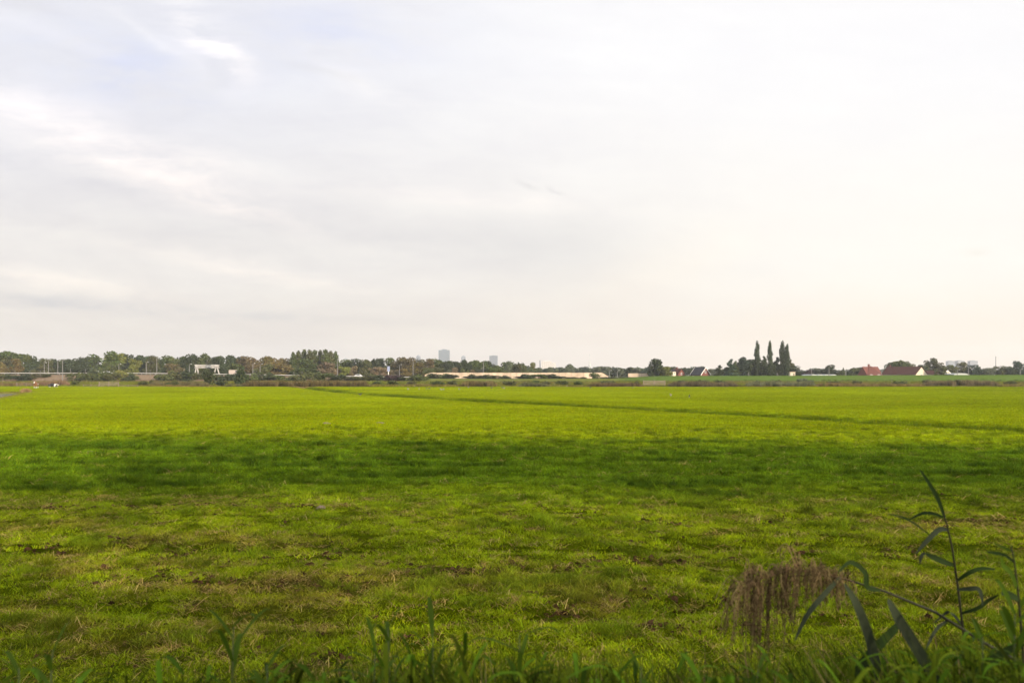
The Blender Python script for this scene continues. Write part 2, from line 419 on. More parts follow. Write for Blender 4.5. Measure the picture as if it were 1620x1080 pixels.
def scatter(name, coll, pts, rot, scl, pick, tint, label, cat):
    me = np_mesh(name, pts, [], {'turn': ('FLOAT_VECTOR', rot), 'size': ('FLOAT_VECTOR', scl), 'pick': ('INT', pick),
                                 'tint': ('FLOAT_COLOR', np.concatenate([tint, np.ones((len(tint), 1))], 1))})
    o = bpy.data.objects.new(name, me); COL.objects.link(o)
    ng = bpy.data.node_groups.new(name, 'GeometryNodeTree')
    ng.interface.new_socket('Geometry', in_out='INPUT', socket_type='NodeSocketGeometry')
    ng.interface.new_socket('Geometry', in_out='OUTPUT', socket_type='NodeSocketGeometry')
    N = ng.nodes; L = ng.links
    gi = N.new('NodeGroupInput'); go = N.new('NodeGroupOutput')
    ip = N.new('GeometryNodeInstanceOnPoints'); ci = N.new('GeometryNodeCollectionInfo')
    ci.inputs['Collection'].default_value = coll; ci.inputs['Separate Children'].default_value = True; ci.inputs['Reset Children'].default_value = True
    def na(nm, typ):
        q = N.new('GeometryNodeInputNamedAttribute'); q.data_type = typ; q.inputs['Name'].default_value = nm; return q.outputs['Attribute']
    er = N.new('FunctionNodeEulerToRotation'); L.new(na('turn', 'FLOAT_VECTOR'), er.inputs[0])
    L.new(gi.outputs[0], ip.inputs['Points']); L.new(ci.outputs[0], ip.inputs['Instance'])
    ip.inputs['Pick Instance'].default_value = True
    L.new(na('pick', 'INT'), ip.inputs['Instance Index']); L.new(er.outputs[0], ip.inputs['Rotation']); L.new(na('size', 'FLOAT_VECTOR'), ip.inputs['Scale'])
    L.new(ip.outputs[0], go.inputs[0])
    md = o.modifiers.new('scatter', 'NODES'); md.node_group = ng
    return tag(o, label, cat, kind='stuff')
def frustum_pts(y0, y1, dens, margin=3.0, slope=.66):
    area = slope*(y1*y1-y0*y0) + 2*margin*(y1-y0); n = int(area*dens)
    q = rng.random(n*1)
    a, b_ = slope, margin
    # inverse cdf of width(y) = 2(a y + b)
    tot = a*(y1*y1-y0*y0)+2*b_*(y1-y0); yv = (-b_+np.sqrt(b_*b_ + a*(a*y0*y0+2*b_*y0+q*tot)))/a
    xv = (rng.random(n)*2-1)*(a*yv+b_)
    return xv, yv
PG = [blade_bundle('g', 56, .15, .05, .12, .008, .9, M_blade, s) for s in (1, 2, 3)]          # short sward
PG += [blade_bundle('g', 70, .15, .12, .26, .007, .8, M_blade, s) for s in (4, 5)]           # taller clump
PG += [blade_bundle('g', 22, .17, .04, .17, .006, 1.6, M_blade, s, .2) for s in (6, 7)]      # dry straw
PG += [blade_bundle('g', 110, .42, .06, .15, .016, .8, M_blade, s) for s in (8, 9, 10)]      # far sward
grass_c = proto_set('grass_tuft', PG)

pts, rots, scls, picks, tints = [], [], [], [], []
def emit(x, y, pick, s, sz, tint):
    n = len(x); z = height(x, y)-.008
    pts.append(np.stack([x, y, z], -1)); rots.append(np.stack([(rng.random(n)-.5)*.25, (rng.random(n)-.5)*.25, rng.random(n)*6.283], -1))
    scls.append(np.stack([s, s, sz], -1)); picks.append(pick); tints.append(tint)
def clear_of_ditch(x, y):
    d, _ = seg_dist(x, y, DITCH); return (d > 2.2)
def track_mask(x, y):
    """taller, darker grass standing along old tracks in the lush strip"""
    s_ = 0*x
    for i, y0 in enumerate((20.2, 21.5, 22.6, 24, 25.6, 27, 28.6, 30.5, 32.2, 34.5)):
        c_ = y0 + (.03-.02*(i % 3))*x + 1.6*(vnoise(x/6+i*9, 0*x+i)-.5)
        s_ = np.maximum(s_, np.exp(-((y-c_)/.30)**2)*np.clip((fbm(x/4.2+i*13, y/.9, 2)-.49)*8, 0, 1))
    return s_
def near_zone(y0, y1, dens, sc):
    x, y = frustum_pts(y0, y1, dens)
    n1 = .55*fbm(x/1.1+3, y/.8, 3)+.45*fbm(x/4.5+3, y/1.6, 2); n2 = fbm(x/.9+40, y/.6, 3); sr = soil_rows(x, y); n3 = fbm(x/.35+80, y/.35, 2); n5 = .65*fbm(x/.6+11, y/.4+70, 3)+.35*fbm(x/2.2+11, y/.8+70, 2)
    keep = (rng.random(len(x)) > .65*sr) & ((n2 < .70) | (y > 22) | (rng.random(len(x)) < .4)); x, y, n1, n2, n3, n5 = [q[keep] for q in (x, y, n1, n2, n3, n5)]
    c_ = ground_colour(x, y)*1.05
    lushc = np.array([.105, .170, .008])
    cl = np.clip((n5-.55)*9, 0, 1)
    streak = np.clip(track_mask(x, y), 0, 1)
    c_ = c_ + (lushc-c_)*(cl*.5)[:, None]; c_ = c_ + (np.array([.05, .10, .006])-c_)*(streak*.7)[:, None]
    c_ = c_*(.35+1.3*rng.random(len(x)))[:, None]
    pick = rng.integers(0, 3, len(x)); tall = (cl > .6) & (rng.random(len(x)) < .35) | (rng.random(len(x)) < np.where(y > 20, .03, .012)) | (rng.random(len(x)) < streak*.8)
    pick = np.where(tall, rng.integers(3, 5, len(x)), pick)
    dry = (rng.random(len(x)) < np.where(y < 20, .16 + .28*np.clip((n1-.48)*5, 0, 1) + .35*sr[keep], .05)) & ~tall
    pick = np.where(dry, rng.integers(5, 7, len(x)), pick)
    straw = np.array([.42, .295, .07]) + rng.random((len(x), 1))*np.array([[.08, .08, .05]])
    c_ = np.where(dry[:, None], straw*(.55+.5*rng.random((len(x), 1))), c_)
    s = sc*(.7+.6*rng.random(len(x))); sz = s*(.32+.95*n3)*np.where(y < 20, .85, 1.0)
    emit(x, y, pick, s, sz, c_)
near_zone(5.2, 13, 130, .8)
near_zone(13, 24, 75, .95)
near_zone(24, 44, 38, 1.25)
x, y = frustum_pts(43, 189, 6.0)
k_ = clear_of_ditch(x, y); x, y = x[k_], y[k_]
d, _ = seg_dist(x, y, TRENCH); intr = np.exp(-(d/2.6)**4)
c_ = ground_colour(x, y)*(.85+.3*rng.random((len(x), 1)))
yel = (rng.random(len(x)) < .06 + .10*(fbm(x/8, y/5, 3) > .55)); c_[yel] = c_[yel]*np.array([1.25, 1.05, 1.0])
s = .8+.4*rng.random(len(x))
intr = intr*(.4+1.1*fbm(x/2.5, y/2.5, 2))
emit(x, y, rng.integers(7, 10, len(x)), s, s*(.75+.5*fbm(x/3, y/3, 2))*(1+1.6*intr), c_)
scatter('grass', grass_c, np.concatenate(pts), np.concatenate(rots), np.concatenate(scls), np.concatenate(picks), np.concatenate(tints),
        'short green pasture grass with dry straw patches covering the field', 'grass')

# clods of trampled soil and cut grass in the near field
def clod(name, seed, mat):
    g = random.Random(seed); bm = bmesh.new(); bmesh.ops.create_icosphere(bm, subdivisions=2, radius=1)
    for v_ in bm.verts:
        k = .6+.7*g.random(); v_.co = Vector((v_.co.x*k, v_.co.y*k*.8, v_.co.z*k*.7))
    me = bpy.data.meshes.new(name); bm.to_mesh(me); bm.free(); me.materials.append(mat)
    return bpy.data.objects.new(name, me)
m, nt, b, out = mat_new('soil')
a = nt.new('ShaderNodeAttribute', attribute_type='INSTANCER', attribute_name='tint')
nt.l.new(nt.vm('SCALE', a.outputs['Color'], nt.rng(nt.noise(nt.new('ShaderNodeTexCoord').outputs['Object'], 3, 5, .7), .3, .7, .6, 1.4)), b.inputs['Base Color'])
b.inputs['Roughness'].default_value = 1; b.inputs['Specular IOR Level'].default_value = 0
clods_c = proto_set('soil_clod', [clod('c', s, m) for s in range(4)])
x, y = frustum_pts(5.5, 30, 190)
k_ = rng.random(len(x)) < soil_rows(x, y)*.5 + .014*(y < 22); x, y = x[k_], y[k_]
n = len(x); s = .010+.032*rng.random(n)**2.5
scatter('soil_clods', clods_c, np.stack([x, y, height(x, y)+.003], -1), np.stack([rng.random(n)*.9, rng.random(n)*.9, rng.random(n)*6.28], -1),
        np.stack([s*1.4, s*1.4, s], -1), rng.integers(0, 4, n), np.array([.052, .030, .013])[None]*(.4+1.1*rng.random((n, 1))),
        'brown trampled soil clods between the near grass', 'soil')

# rough meadow, weeds and reeds beyond the field
PR = [blade_bundle('r', 60, .7, .25, .75, .035, .7, M_blade, s) for s in (21, 22, 23)]
PR += [blade_bundle('r', 70, .6, 1.0, 1.75, .05, .35, M_blade, s) for s in (24, 25, 26)]
rough_c = proto_set('rough_tuft', PR)
x, y = frustum_pts(190, 336, .75, 5)
n4 = fbm(x/22, y/12, 3); n5 = fbm(x/6+9, y/6, 3)
k_ = (rng.random(len(x)) < .35 + 1.2*np.clip(n5-.4, 0, 1)); x, y, n4 = x[k_], y[k_], n4[k_]
c_ = ground_colour(x, y)*(.6+.6*rng.random((len(x), 1)))
s = .5+.6*rng.random(len(x))
scatter('rough_grass', rough_c, np.stack([x, y, height(x, y)-.03], -1), np.stack([x*0, x*0, rng.random(len(x))*6.28], -1), np.stack([s, s, s*.75], -1),
        rng.integers(0, 3, len(x)), c_, 'rough yellow green grass and weeds between the field and the dike', 'grass')
def bed(px0, px1, Y0, Y1, hgt, colr, dens, label, name='reed_bed', tall=True):
    n = int(abs(wx(px1, Y0)-wx(px0, Y0))*(Y1-Y0)*dens)
    y = Y0+(Y1-Y0)*rng.random(n); x = wx(px0 + (px1-px0)*rng.random(n), y)
    f = fbm(x/4+px0, y/4, 3); edge = np.minimum((x/y*FPX+CX-px0), (px1-(x/y*FPX+CX)))
    s = hgt/1.6*(.65+.7*f)*np.clip(.45+edge/14, .45, 1)
    c_ = np.array(colr)[None]*(.6+.8*rng.random((n, 1)))
    return scatter(name, rough_c, np.stack([x, y, height(x, y)-.04], -1), np.stack([x*0, x*0, rng.random(n)*6.28], -1), np.stack([.7+x*0, .7+x*0, s if tall else s*2], -1),
            rng.integers(3, 6, n) if tall else rng.integers(0, 3, n), c_, label, 'reeds' if tall else 'weeds')
RB = (.125, .100, .042); RG = (.115, .115, .055)
bed(383, 585, 193, 203, 1.7, RB, .8, 'long brown reed bed at the far field edge right of the bush')
bed(238, 330, 205, 220, 1.3, (.125, .11, .05), .6, 'low russet reeds left of the round bush at the field edge')
bed(357, 386, 192, 199, 1.0, RG, .8, 'small greyish reed patch below the pointed bush')
bed(728, 786, 193, 203, 1.7, (.14, .11, .045), .8, 'olive brown reed clump in front of the cream noise wall')
bed(822, 868, 193, 202, 1.1, RG, .9, 'greyish weed patch left of the long middle reed bed', 'weed_patch')
bed(930, 1016, 194, 204, 1.1, (.12, .09, .045), .7, 'dark brown reeds below the end of the noise wall')
bed(1058, 1165, 194, 204, 1.45, (.12, .10, .055), .8, 'dark reed bed below the red gabled house')
bed(1180, 1290, 196, 210, 1.35, (.13, .135, .07), .6, 'grey seeded weeds below the poplars', 'weed_patch')
bed(1290, 1462, 194, 206, .9, (.17, .13, .05), .6, 'low brown weeds below the red roofed house', 'weed_patch')
bed(1456, 1580, 200, 214, 1.6, (.145, .12, .065), .7, 'pinkish brown weeds below the barn and the far right trees', 'weed_patch')
bed(1580, 1640, 194, 206, .8, (.17, .14, .05), .6, 'yellowish weeds at the right end of the far field edge', 'weed_patch')
bed(586, 728, 193, 200, .7, (.16, .14, .035), .6, 'low ochre grass at the far field edge below the brown trees', 'weed_patch')
bed(-30, 60, 197, 210, 1.2, (.15, .11, .05), .4, 'brown reeds behind the standing brown cow')
bed(58, 110, 205, 222, 1.5, (.18, .12, .07), .5, 'tan reeds behind the lying black and white cow')
bed(36, 46, 131, 138, .9, (.30, .20, .09), 2.5, 'small straw coloured reed clump at the end of the ditch water')

# ------------------------------------------------------------------ trees
def crown_np(lobes, n, leaf, seed):
    g = np.random.default_rng(seed); L = np.array(lobes, float)
    wgt = (L[:, 3]*L[:, 5])**1.0; pick = g.choice(len(L), n, p=wgt/wgt.sum())
    d = g.normal(size=(n, 3)); d /= np.linalg.norm(d, axis=1)[:, None]
    rad = np.where(g.random(n) < .8, .72+.36*g.random(n), .3+.5*g.random(n))
    c_ = L[pick, :3] + d*L[pick, 3:6]*rad[:, None]
    nrm = d + g.normal(size=(n, 3))*.75; nrm /= np.linalg.norm(nrm, axis=1)[:, None]
    a = np.cross(nrm, g.normal(size=(n, 3))); a /= np.linalg.norm(a, axis=1)[:, None]; b_ = np.cross(nrm, a)
    sz = leaf*(.55+.9*g.random(n))[:, None]
    V = np.stack([c_-a*sz*.6, c_-b_*sz*.42+nrm*sz*.1, c_+a*sz*.6, c_+b_*sz*.42-nrm*sz*.08], 1).reshape(-1, 3)
    return V, np.arange(4*n).reshape(n, 4)
def lobes_round(seed, H, Wd, base=.2):
    g = random.Random(seed); out = []
    zc = H*(base+1)/2; rz = H*(1-base)/2
    for i in range(15):
        a = g.random()*6.283; q = g.random()**.5*.62; zz = g.uniform(-.68, .72)
        sh = math.sqrt(max(.05, 1-(zz*.9)**2)); r_ = g.uniform(.24, .4)
        out.append((math.cos(a)*q*sh*Wd/2, math.sin(a)*q*sh*Wd/2, zc+zz*rz, r_*Wd/2, r_*Wd/2, r_*rz*1.05))
    return out
def lobes_column(seed, H, Wd, base=.06):
    g = random.Random(seed); out = []
    for i in range(16):
        tt = (i+.5)/16; prof = min(1, (1-tt)*2.6+.14)**.65*(.6+.4*min(1, tt*4))
        a = g.random()*6.283; r_ = .36*Wd*prof+.06*Wd
        out.append((math.cos(a)*.09*Wd*prof, math.sin(a)*.09*Wd*prof, H*(base+(1-base)*tt)*.985, r_*g.uniform(.92, 1.12), r_, H*.075))
    return out
def lobes_cone(seed, H, Wd, base=.05):
    g = random.Random(seed); out = []
    for i in range(16):
        tt = (i+.3)/16; prof = (1-tt)**.75+.07
        a = g.random()*6.283
        out.append((math.cos(a)*.22*Wd*prof, math.sin(a)*.22*Wd*prof, H*(base+(1-base)*tt), .36*Wd*prof, .36*Wd*prof, H*.055))
    return out
def trunk_mb(H, r0, seed, limbs=True, top=.75):
    g = random.Random(seed); mb = MB()
    pts_ = [(g.uniform(-.02, .02)*H*k, g.uniform(-.02, .02)*H*k, H*top*k-.15*(k == 0)) for k in (0, .35, .7, 1)]
    mb.tube(pts_, [r0, r0*.8, r0*.5, r0*.12], 7)
    if limbs:
        for i in range(5):
            a = i*1.3+g.random(); z0 = H*g.uniform(.22, .5); l_ = H*g.uniform(.18, .28)
            mb.tube([(0, 0, z0), (math.cos(a)*l_*.5, math.sin(a)*l_*.5, z0+l_*.45), (math.cos(a)*l_, math.sin(a)*l_, z0+l_*.95)], [r0*.4, r0*.25, r0*.06], 5)
    return mb
PROTO = {}
def make_proto(kind, lobes, n, leaf, H, Wd, seeds, trunk=True, limbs=True, r0=.22, top=.75):
    L = []
    for s in seeds:
        V, F_ = crown_np(lobes(s), n, leaf, s); me = np_mesh(kind+'_crown', V, F_); me.materials.append(M_leaf)
        mb = trunk_mb(H, r0, s, limbs, top); tm = bpy.data.meshes.new(kind+'_trunk'); tm.from_pydata(mb.v, [], mb.f); tm.materials.append(M_bark)
        # measured so that a tree can be fitted to its height and width
        L.append((me, tm, float(V[:, 2].max()), float(np.ptp(V[:, 0]))))
    PROTO[kind] = L
make_proto('round', lambda s: lobes_round(s, 12, 10, .12), 2300, .62, 12, 10, range(30, 36))
make_proto('airy', lambda s: lobes_round(s, 12, 9, .3)[:10], 1100, .55, 12, 9, range(40, 43))
make_proto('column', lambda s: lobes_column(s, 18, 4), 2700, .5, 18, 4, range(50, 54), limbs=False, top=.9)
make_proto('cone', lambda s: lobes_cone(s, 12, 6), 1800, .5, 12, 6, range(60, 63), limbs=False, top=.9)
make_proto('bush', lambda s: lobes_round(s, 4, 5, -.55), 1100, .42, 4, 5, range(70, 75), r0=.09, top=.6)

GREENS = {'dark green': (.036, .048, .020), 'mid green': (.062, .080, .022), 'bright green': (.085, .115, .022), 'yellow green': (.125, .135, .028),
          'orange brown': (.125, .098, .030), 'rusty brown': (.098, .078, .034), 'pinkish brown': (.140, .108, .062), 'olive': (.072, .080, .026),
          'grey green': (.085, .098, .058), 'blue green': (.045, .068, .042), 'brownish green': (.072, .074, .028), 'maroon': (.05, .03, .03)}
LANDMARKS = [(60, 'the brown cow'), (159, 'the timber gate'), (327, 'the white gantry'), (498, 'the poplar clump'), (614, 'the blue road sign'), (703, 'the tall tower block'), (780, 'the lower tower block'),
             (862, 'the pale slab block'), (933, 'the telecom mast'), (1108, 'the red gabled house'), (1229, 'the four poplars'), (1375, 'the red roofed house'), (1430, 'the long barn'), (1538, 'the rightmost far tower'), (1575, 'the thin chimney')]
ORD = ['first', 'second', 'third', 'fourth', 'fifth', 'sixth', 'seventh', 'eighth', 'ninth', 'tenth', 'eleventh', 'twelfth', 'thirteenth', 'fourteenth']
def where(px, peers):
    """'third right of the white gantry': the nearest landmark and how many of its row stand between"""
    best = min(LANDMARKS, key=lambda l: abs(l[0]-px)); side = 'right' if px >= best[0] else 'left'
    if side == 'right': k = sum(1 for q in peers if best[0] <= q < px)
    else: k = sum(1 for q in peers if px < q < best[0])
    return f'{ORD[k]} {side} of {best[1]}'
def tree(kind, px, top_py, wpx, colr, Y, label, cat, group, name, seed=None, ground_z=None, wmul=1.0):
    s = int(px*7+Y) if seed is None else seed
    me, tm, h0, w0 = PROTO[kind][s % len(PROTO[kind])]
    g = random.Random(s); x = wx(px, Y)
    z = float(height(x, Y)) if ground_z is None else ground_z
    h = wz(top_py, Y)-z; wd = wpx/FPX*Y*{'round': 1.28, 'airy': 1.3, 'column': 1.12, 'cone': 1.25, 'bush': 1.25}[kind]
    e = empty(name, (x, Y, z), g.random()*6.283)
    tag(e, label, cat, group)
    cr = bpy.data.objects.new('crown', me); COL.objects.link(cr); cr.parent = e; cr.scale = (wd/w0*wmul, wd/w0*wmul, h/h0)
    k = g.uniform(.85, 1.18); c_ = [q*(1.12 if GREENS[colr][1] > GREENS[colr][0] else 1.1) for q in GREENS[colr]]; cr.color = (c_[0]*k, c_[1]*k*g.uniform(.94, 1.06), c_[2]*k, 1)
    tr = bpy.data.objects.new('trunk' if kind != 'bush' else 'stem', tm); COL.objects.link(tr); tr.parent = e; tr.scale = (wd/w0, wd/w0, h/h0)
    return e
def row(specs, rowname, group, Yc, jit, cat='tree', name='tree'):
    pxs = [q[0] for q in specs]
    for i, (px, top, wpx, colr, kind, *dy_) in enumerate(specs):
        Y = Yc + (dy_[0] if dy_ else jit*math.sin(px*1.7))
        kn = {'round': 'tree', 'airy': 'thin tree', 'column': 'columnar tree', 'cone': 'pointed tree', 'bush': 'bush'}[kind]
        tree(kind, px, top, wpx, colr, Y, f'{colr} {kn} of the {rowname}, {where(px, pxs)}', cat, group, name)
D, MG, BG, YG, O, RU, PK, OL, GG, BL, BR = 'dark green', 'mid green', 'bright green', 'yellow green', 'orange brown', 'rusty brown', 'pinkish brown', 'olive', 'grey green', 'blue green', 'brownish green'
back = [(-14, 557, 30, D), (4, 558, 26, BR), (19, 555, 32, MG), (36, 559, 24, OL), (47, 562, 24, D), (60, 566, 22, D), (74, 566, 22, BR), (90, 567, 22, D), (104, 567, 22, D), (120, 564, 24, D), (134, 565, 20, D), (147, 563, 20, D),
        (165, 554, 38, MG), (186, 558, 30, YG), (204, 559, 22, D), (216, 567, 20, YG), (227, 561, 22, D), (239, 561, 20, BR), (251, 565, 18, D), (263, 561, 26, MG), (280, 565, 24, OL), (290, 563, 20, D), (302, 559, 24, D), (317, 558, 26, MG),
        (332, 563, 20, BR), (343, 563, 20, D), (354, 562, 18, D), (370, 561, 28, D), (386, 562, 22, RU), (402, 564, 24, RU), (417, 562, 24, O), (432, 563, 28, O), (449, 566, 26, O), 
        (547, 568, 24, MG), (561, 566, 24, D), (576, 568, 22, OL), (590, 566, 22, D), (603, 565, 22, D), (619, 564, 24, MG), (634, 564, 22, RU), (646, 564, 22, RU), (661, 567, 22, BR), (675, 566, 20, RU), (693, 566, 28, MG),
        (708, 571, 20, D), (718, 570, 20, D), (729, 568, 20, D), (742, 572, 22, D), (757, 569, 24, MG), (772, 570, 20, D), (787, 577, 18, MG), (802, 572, 18, GG), (814, 577, 14, BR), (822, 575, 14, BR), (830, 577, 14, OL)]
row([(a, b_, c_, d_, 'round') for a, b_, c_, d_ in back], 'far wood', 'trees of the far wood behind the motorway', 455, 14)
front = [(-2, 572, 20, O, 'airy'), (22, 566, 22, O, 'airy'), (63, 578, 18, BR, 'airy'), (112, 577, 22, D, 'round'), (137, 578, 20, D, 'round'), (178, 572, 30, OL, 'round'), (206, 575, 24, YG, 'airy'), (243, 576, 22, BR, 'airy'), (276, 574, 24, RU, 'airy'),
         (300, 575, 20, D, 'round'), (350, 577, 20, D, 'round'), (374, 574, 24, MG, 'airy'), (395, 576, 20, RU, 'airy'), (441, 573, 38, O, 'round'), (417, 575, 28, OL, 'round'), (488, 566, 36, MG, 'round'), (521, 572, 30, PK, 'airy'), (527, 580, 18, PK, 'round'),
         (543, 579, 18, YG, 'round'), (559, 578, 16, PK, 'round'), (575, 581, 14, BR, 'round'), (589, 580, 14, PK, 'airy'), (604, 580, 18, PK, 'round'), (622, 584, 16, PK, 'round'), (643, 582, 18, O, 'airy'), (659, 572, 24, O, 'airy'),
         (678, 581, 18, OL, 'round'), (692, 580, 16, OL, 'round'), (708, 584, 12, GG, 'round'), (719, 580, 16, PK, 'round'), (735, 583, 14, OL, 'round'), (750, 584, 14, PK, 'airy'), (763, 581, 18, GG, 'round'), (776, 580, 16, MG, 'round'), (792, 580, 18, MG, 'round')]
row(front, 'roadside row', 'smaller trees along the motorway', 418, 5)
pop = [(464, 556, 9), (472, 554, 11), (481, 552, 11), (490, 552, 11), (498, 553, 11), (507, 553, 11), (515, 552, 11), (523, 554, 10), (531, 555, 9)]
for i, (px, top_, w_) in enumerate(pop):
    side = ['leftmost', 'second from left', 'third from left', 'fourth from left', 'middle', 'fourth from right', 'third from right', 'second from right', 'rightmost'][i]
    tree('column', px, top_, w_*1.55, ['mid green', 'olive'][i % 2], 448+i % 3*3, f'{side} tall poplar in the dense clump right of the orange trees', 'tree', 'poplars of the dense clump', 'poplar_tree')
mid_trees = [(842, 572, 15, YG), (851, 581, 14, GG), (862, 582, 16, BL), (875, 580, 16, GG), (888, 581, 14, BL), (897, 575, 18, GG), (910, 579, 14, GG), (921, 579, 18, BL), (936, 583, 12, GG), (946, 579, 16, GG), (957, 579, 16, GG), (970, 582, 18, D),
             (982, 581, 14, GG), (993, 580, 18, D), (1004, 581, 16, GG), (1014, 581, 14, BL), (1024, 580, 14, BL), (1062, 579, 14, D), (1071, 583, 14, GG), (1080, 581, 12, D), (1094, 582, 14, D), (1122, 583, 12, GG), (1131, 583, 14, GG), (1146, 584, 12, GG)]
row([(a, b_, c_, d_, 'round') for a, b_, c_, d_ in mid_trees], 'hazy middle row', 'hazy trees behind the noise wall and houses', 560, 22)
tree('round', 1035, 566, 24, D, 400, 'dark solitary oak standing at the right end of the noise wall', 'tree', None, 'oak_tree', seed=3)
tree('round', 1051, 579, 18, YG, 398, 'yellow green young tree beside the dark solitary oak', 'tree', None, 'tree', seed=4)
farm = [(1138, 577, 12, D, 'cone'), (1156, 567, 15, BL, 'cone'), (1163, 570, 14, MG, 'cone'), (1175, 564, 15, BL, 'column'), (1187, 567, 22, D, 'round'), (1195, 573, 16, D, 'round'), (1209, 562, 13, MG, 'cone'), (1215, 575, 14, D, 'round'),
        (1229, 564, 13, D, 'cone'), (1242, 575, 22, D, 'round'), (1251, 568, 12, OL, 'cone')]
farm = [(a, b_, c_*1.65, d_, k_) for a, b_, c_, d_, k_ in farm] + [(1168, 577, 16, D, 'round'), (1181, 574, 18, D, 'round'), (1203, 574, 16, D, 'round'), (1223, 575, 16, D, 'round'), (1234, 577, 16, OL, 'round'), (1150, 580, 12, D, 'round')]
row(farm, 'farmyard clump', 'trees of the farmyard clump', 422, 5)
for i, (px, top_, w_) in enumerate([(1198, 538, 10.5), (1218, 538, 10.5), (1238, 538, 11), (1245, 543, 10)]):
    tree('column', px, top_, w_*1.02, D, 418-i, ['leftmost tall slim poplar rising from the farmyard clump', 'second tall slim poplar from the left in the farmyard clump', 'tallest right-hand poplar, third of four in the farmyard clump',
         'slightly shorter rightmost poplar of the farmyard clump'][i], 'tree', 'tall slim poplars of the farmyard', 'poplar_tree')
right = [(1265, 586, 18, D, 'round'), (1279, 584, 16, 'maroon', 'round'), (1290, 582, 16, GG, 'round'), (1301, 584, 16, D, 'round'), (1314, 576, 20, D, 'round'), (1330, 586, 16, OL, 'round'), (1334, 581, 7, GG, 'cone'), (1346, 585, 16, MG, 'round'), (1353, 581, 16, OL, 'round'), (1364, 580, 14, D, 'round'),
         (1390, 584, 12, GG, 'round'), (1408, 575, 16, MG, 'round'), (1419, 570, 20, MG, 'round'), (1429, 569, 16, MG, 'round'), (1441, 575, 16, BR, 'round'), (1458, 576, 16, D, 'round'), (1464, 578, 14, OL, 'round'), (1472, 565, 18, BR, 'round'), (1486, 573, 18, BR, 'airy'),
         (1500, 578, 18, BR, 'round'), (1508, 576, 16, OL, 'airy'), (1519, 572, 16, BR, 'airy'), (1527, 580, 16, OL, 'round'), (1541, 576, 20, BL, 'round'), (1553, 582, 16, BR, 'round'), (1563, 581, 18, GG, 'round'), (1583, 578, 18, OL, 'round'), (1594, 579, 16, GG, 'round'),
         (1603, 581, 12, D, 'round'), (1614, 570, 20, BL, 'round'), (1632, 572, 22, D, 'round')]
row(right, 'right-hand row', 'trees round the farm houses on the right', 485, 9)
tree('round', 1488, 580, 17, OL, 440, 'broad olive bush-like tree in front of the second barn roof', 'tree', None, 'tree', seed=9)
# distant faint wood closing the horizon
fw = [crown_np(lobes_round(s, 12, 40, .0), 900, 2.2, s) for s in range(4)]
V_, F_ = [], []; o_ = 0
for i, px in enumerate(range(-160, 1800, 28)):
    v_, f_ = fw[i % 4]; Y = 900+60*math.sin(i*2.1)+ (250 if px > 1150 else 0); v2 = v_*np.array([1, 1, .75+.3*math.sin(i*1.3)**2]) + np.array([wx(px, Y), Y, 0])
    V_.append(v2); F_.append(f_+o_); o_ += len(v2)
me = np_mesh('distant_wood', np.concatenate(V_), np.concatenate(F_)); me.materials.append(M_leaf)
dw = bpy.data.objects.new('distant_wood', me); COL.objects.link(dw); dw.color = (.05, .065, .035, 1)
tag(dw, 'pale hazy wood closing the horizon behind everything', 'wood', kind='stuff')

# dark inner wood that closes the gaps behind the far row
fw2 = [crown_np(lobes_round(s+90, 10, 16, -.1), 900, 1.1, s+90) for s in range(4)]
V_, F_ = [], []; o_ = 0
for i, px in enumerate(range(-70, 846, 13)):
    v_, f_ = fw2[i % 4]; Y = 505+12*math.sin(i*2.1); v2 = v_*np.array([1, 1, .92+.22*math.sin(i*1.3+px*.01)]) + np.array([wx(px, Y), Y, 0])
    V_.append(v2); F_.append(f_+o_); o_ += len(v2)
me = np_mesh('inner_wood', np.concatenate(V_), np.concatenate(F_)); me.materials.append(M_leaf)
dw = bpy.data.objects.new('inner_wood', me); COL.objects.link(dw); dw.color = (.050, .066, .026, 1)
tag(dw, 'dark mass of wood filling the gaps behind the far row of trees', 'wood', kind='stuff')

# bushes along the bank and at the field edge
hedge = [(-6, 592, 26, OL, 0), (14, 593, 24, MG, 4), (34, 593, 26, D, 0), (52, 592, 22, BR, 4), (70, 592, 16, OL, 6), (121, 589, 24, OL, -2), (136, 590, 24, OL, -4), (148, 584, 20, GG, 2), (162, 589, 24, MG, -2), (177, 591, 24, OL, -4), (192, 586, 22, YG, 3), (203, 592, 22, D, -2), (211, 590, 18, OL, 2),
         (254, 592, 20, OL, 0), (266, 588, 26, OL, -3), (280, 591, 22, BR, -2), (293, 590, 24, D, 0), (306, 592, 20, BR, 2), (316, 590, 18, OL, 4), (343, 594, 18, BR, 0), (358, 592, 22, D, -2), (372, 592, 22, D, 2), (398, 593, 24, MG, -2), (412, 591, 24, D, 0), (428, 592, 24, D, 3), (441, 594, 26, MG, -2),
         (462, 594, 26, MG, 0), (480, 592, 26, OL, -3), (500, 591, 28, OL, 2), (520, 592, 26, MG, 0), (536, 593, 22, D, -2), (552, 596, 22, BR, 2), (568, 596, 22, OL, 0), (585, 593, 22, OL, 3), (600, 596, 24, D, -2), (618, 596, 24, 'maroon', 0), (633, 596, 22, D, 2), (655, 594, 26, MG, 0), (668, 592, 22, MG, 3)]
pxs = [q[0] for q in hedge]
for px, top_, w_, c_, dy_ in hedge:
    tree('bush', px, top_-(3.5 if (145 < px < 185 or 258 < px < 300 or 375 < px < 440 or 465 < px < 535 or 575 < px < 632) else 1.2), w_, c_, 334+dy_, f'{c_} bush of the bank hedge, {where(px, pxs)}', 'bush', 'bushes along the motorway bank', 'bush')
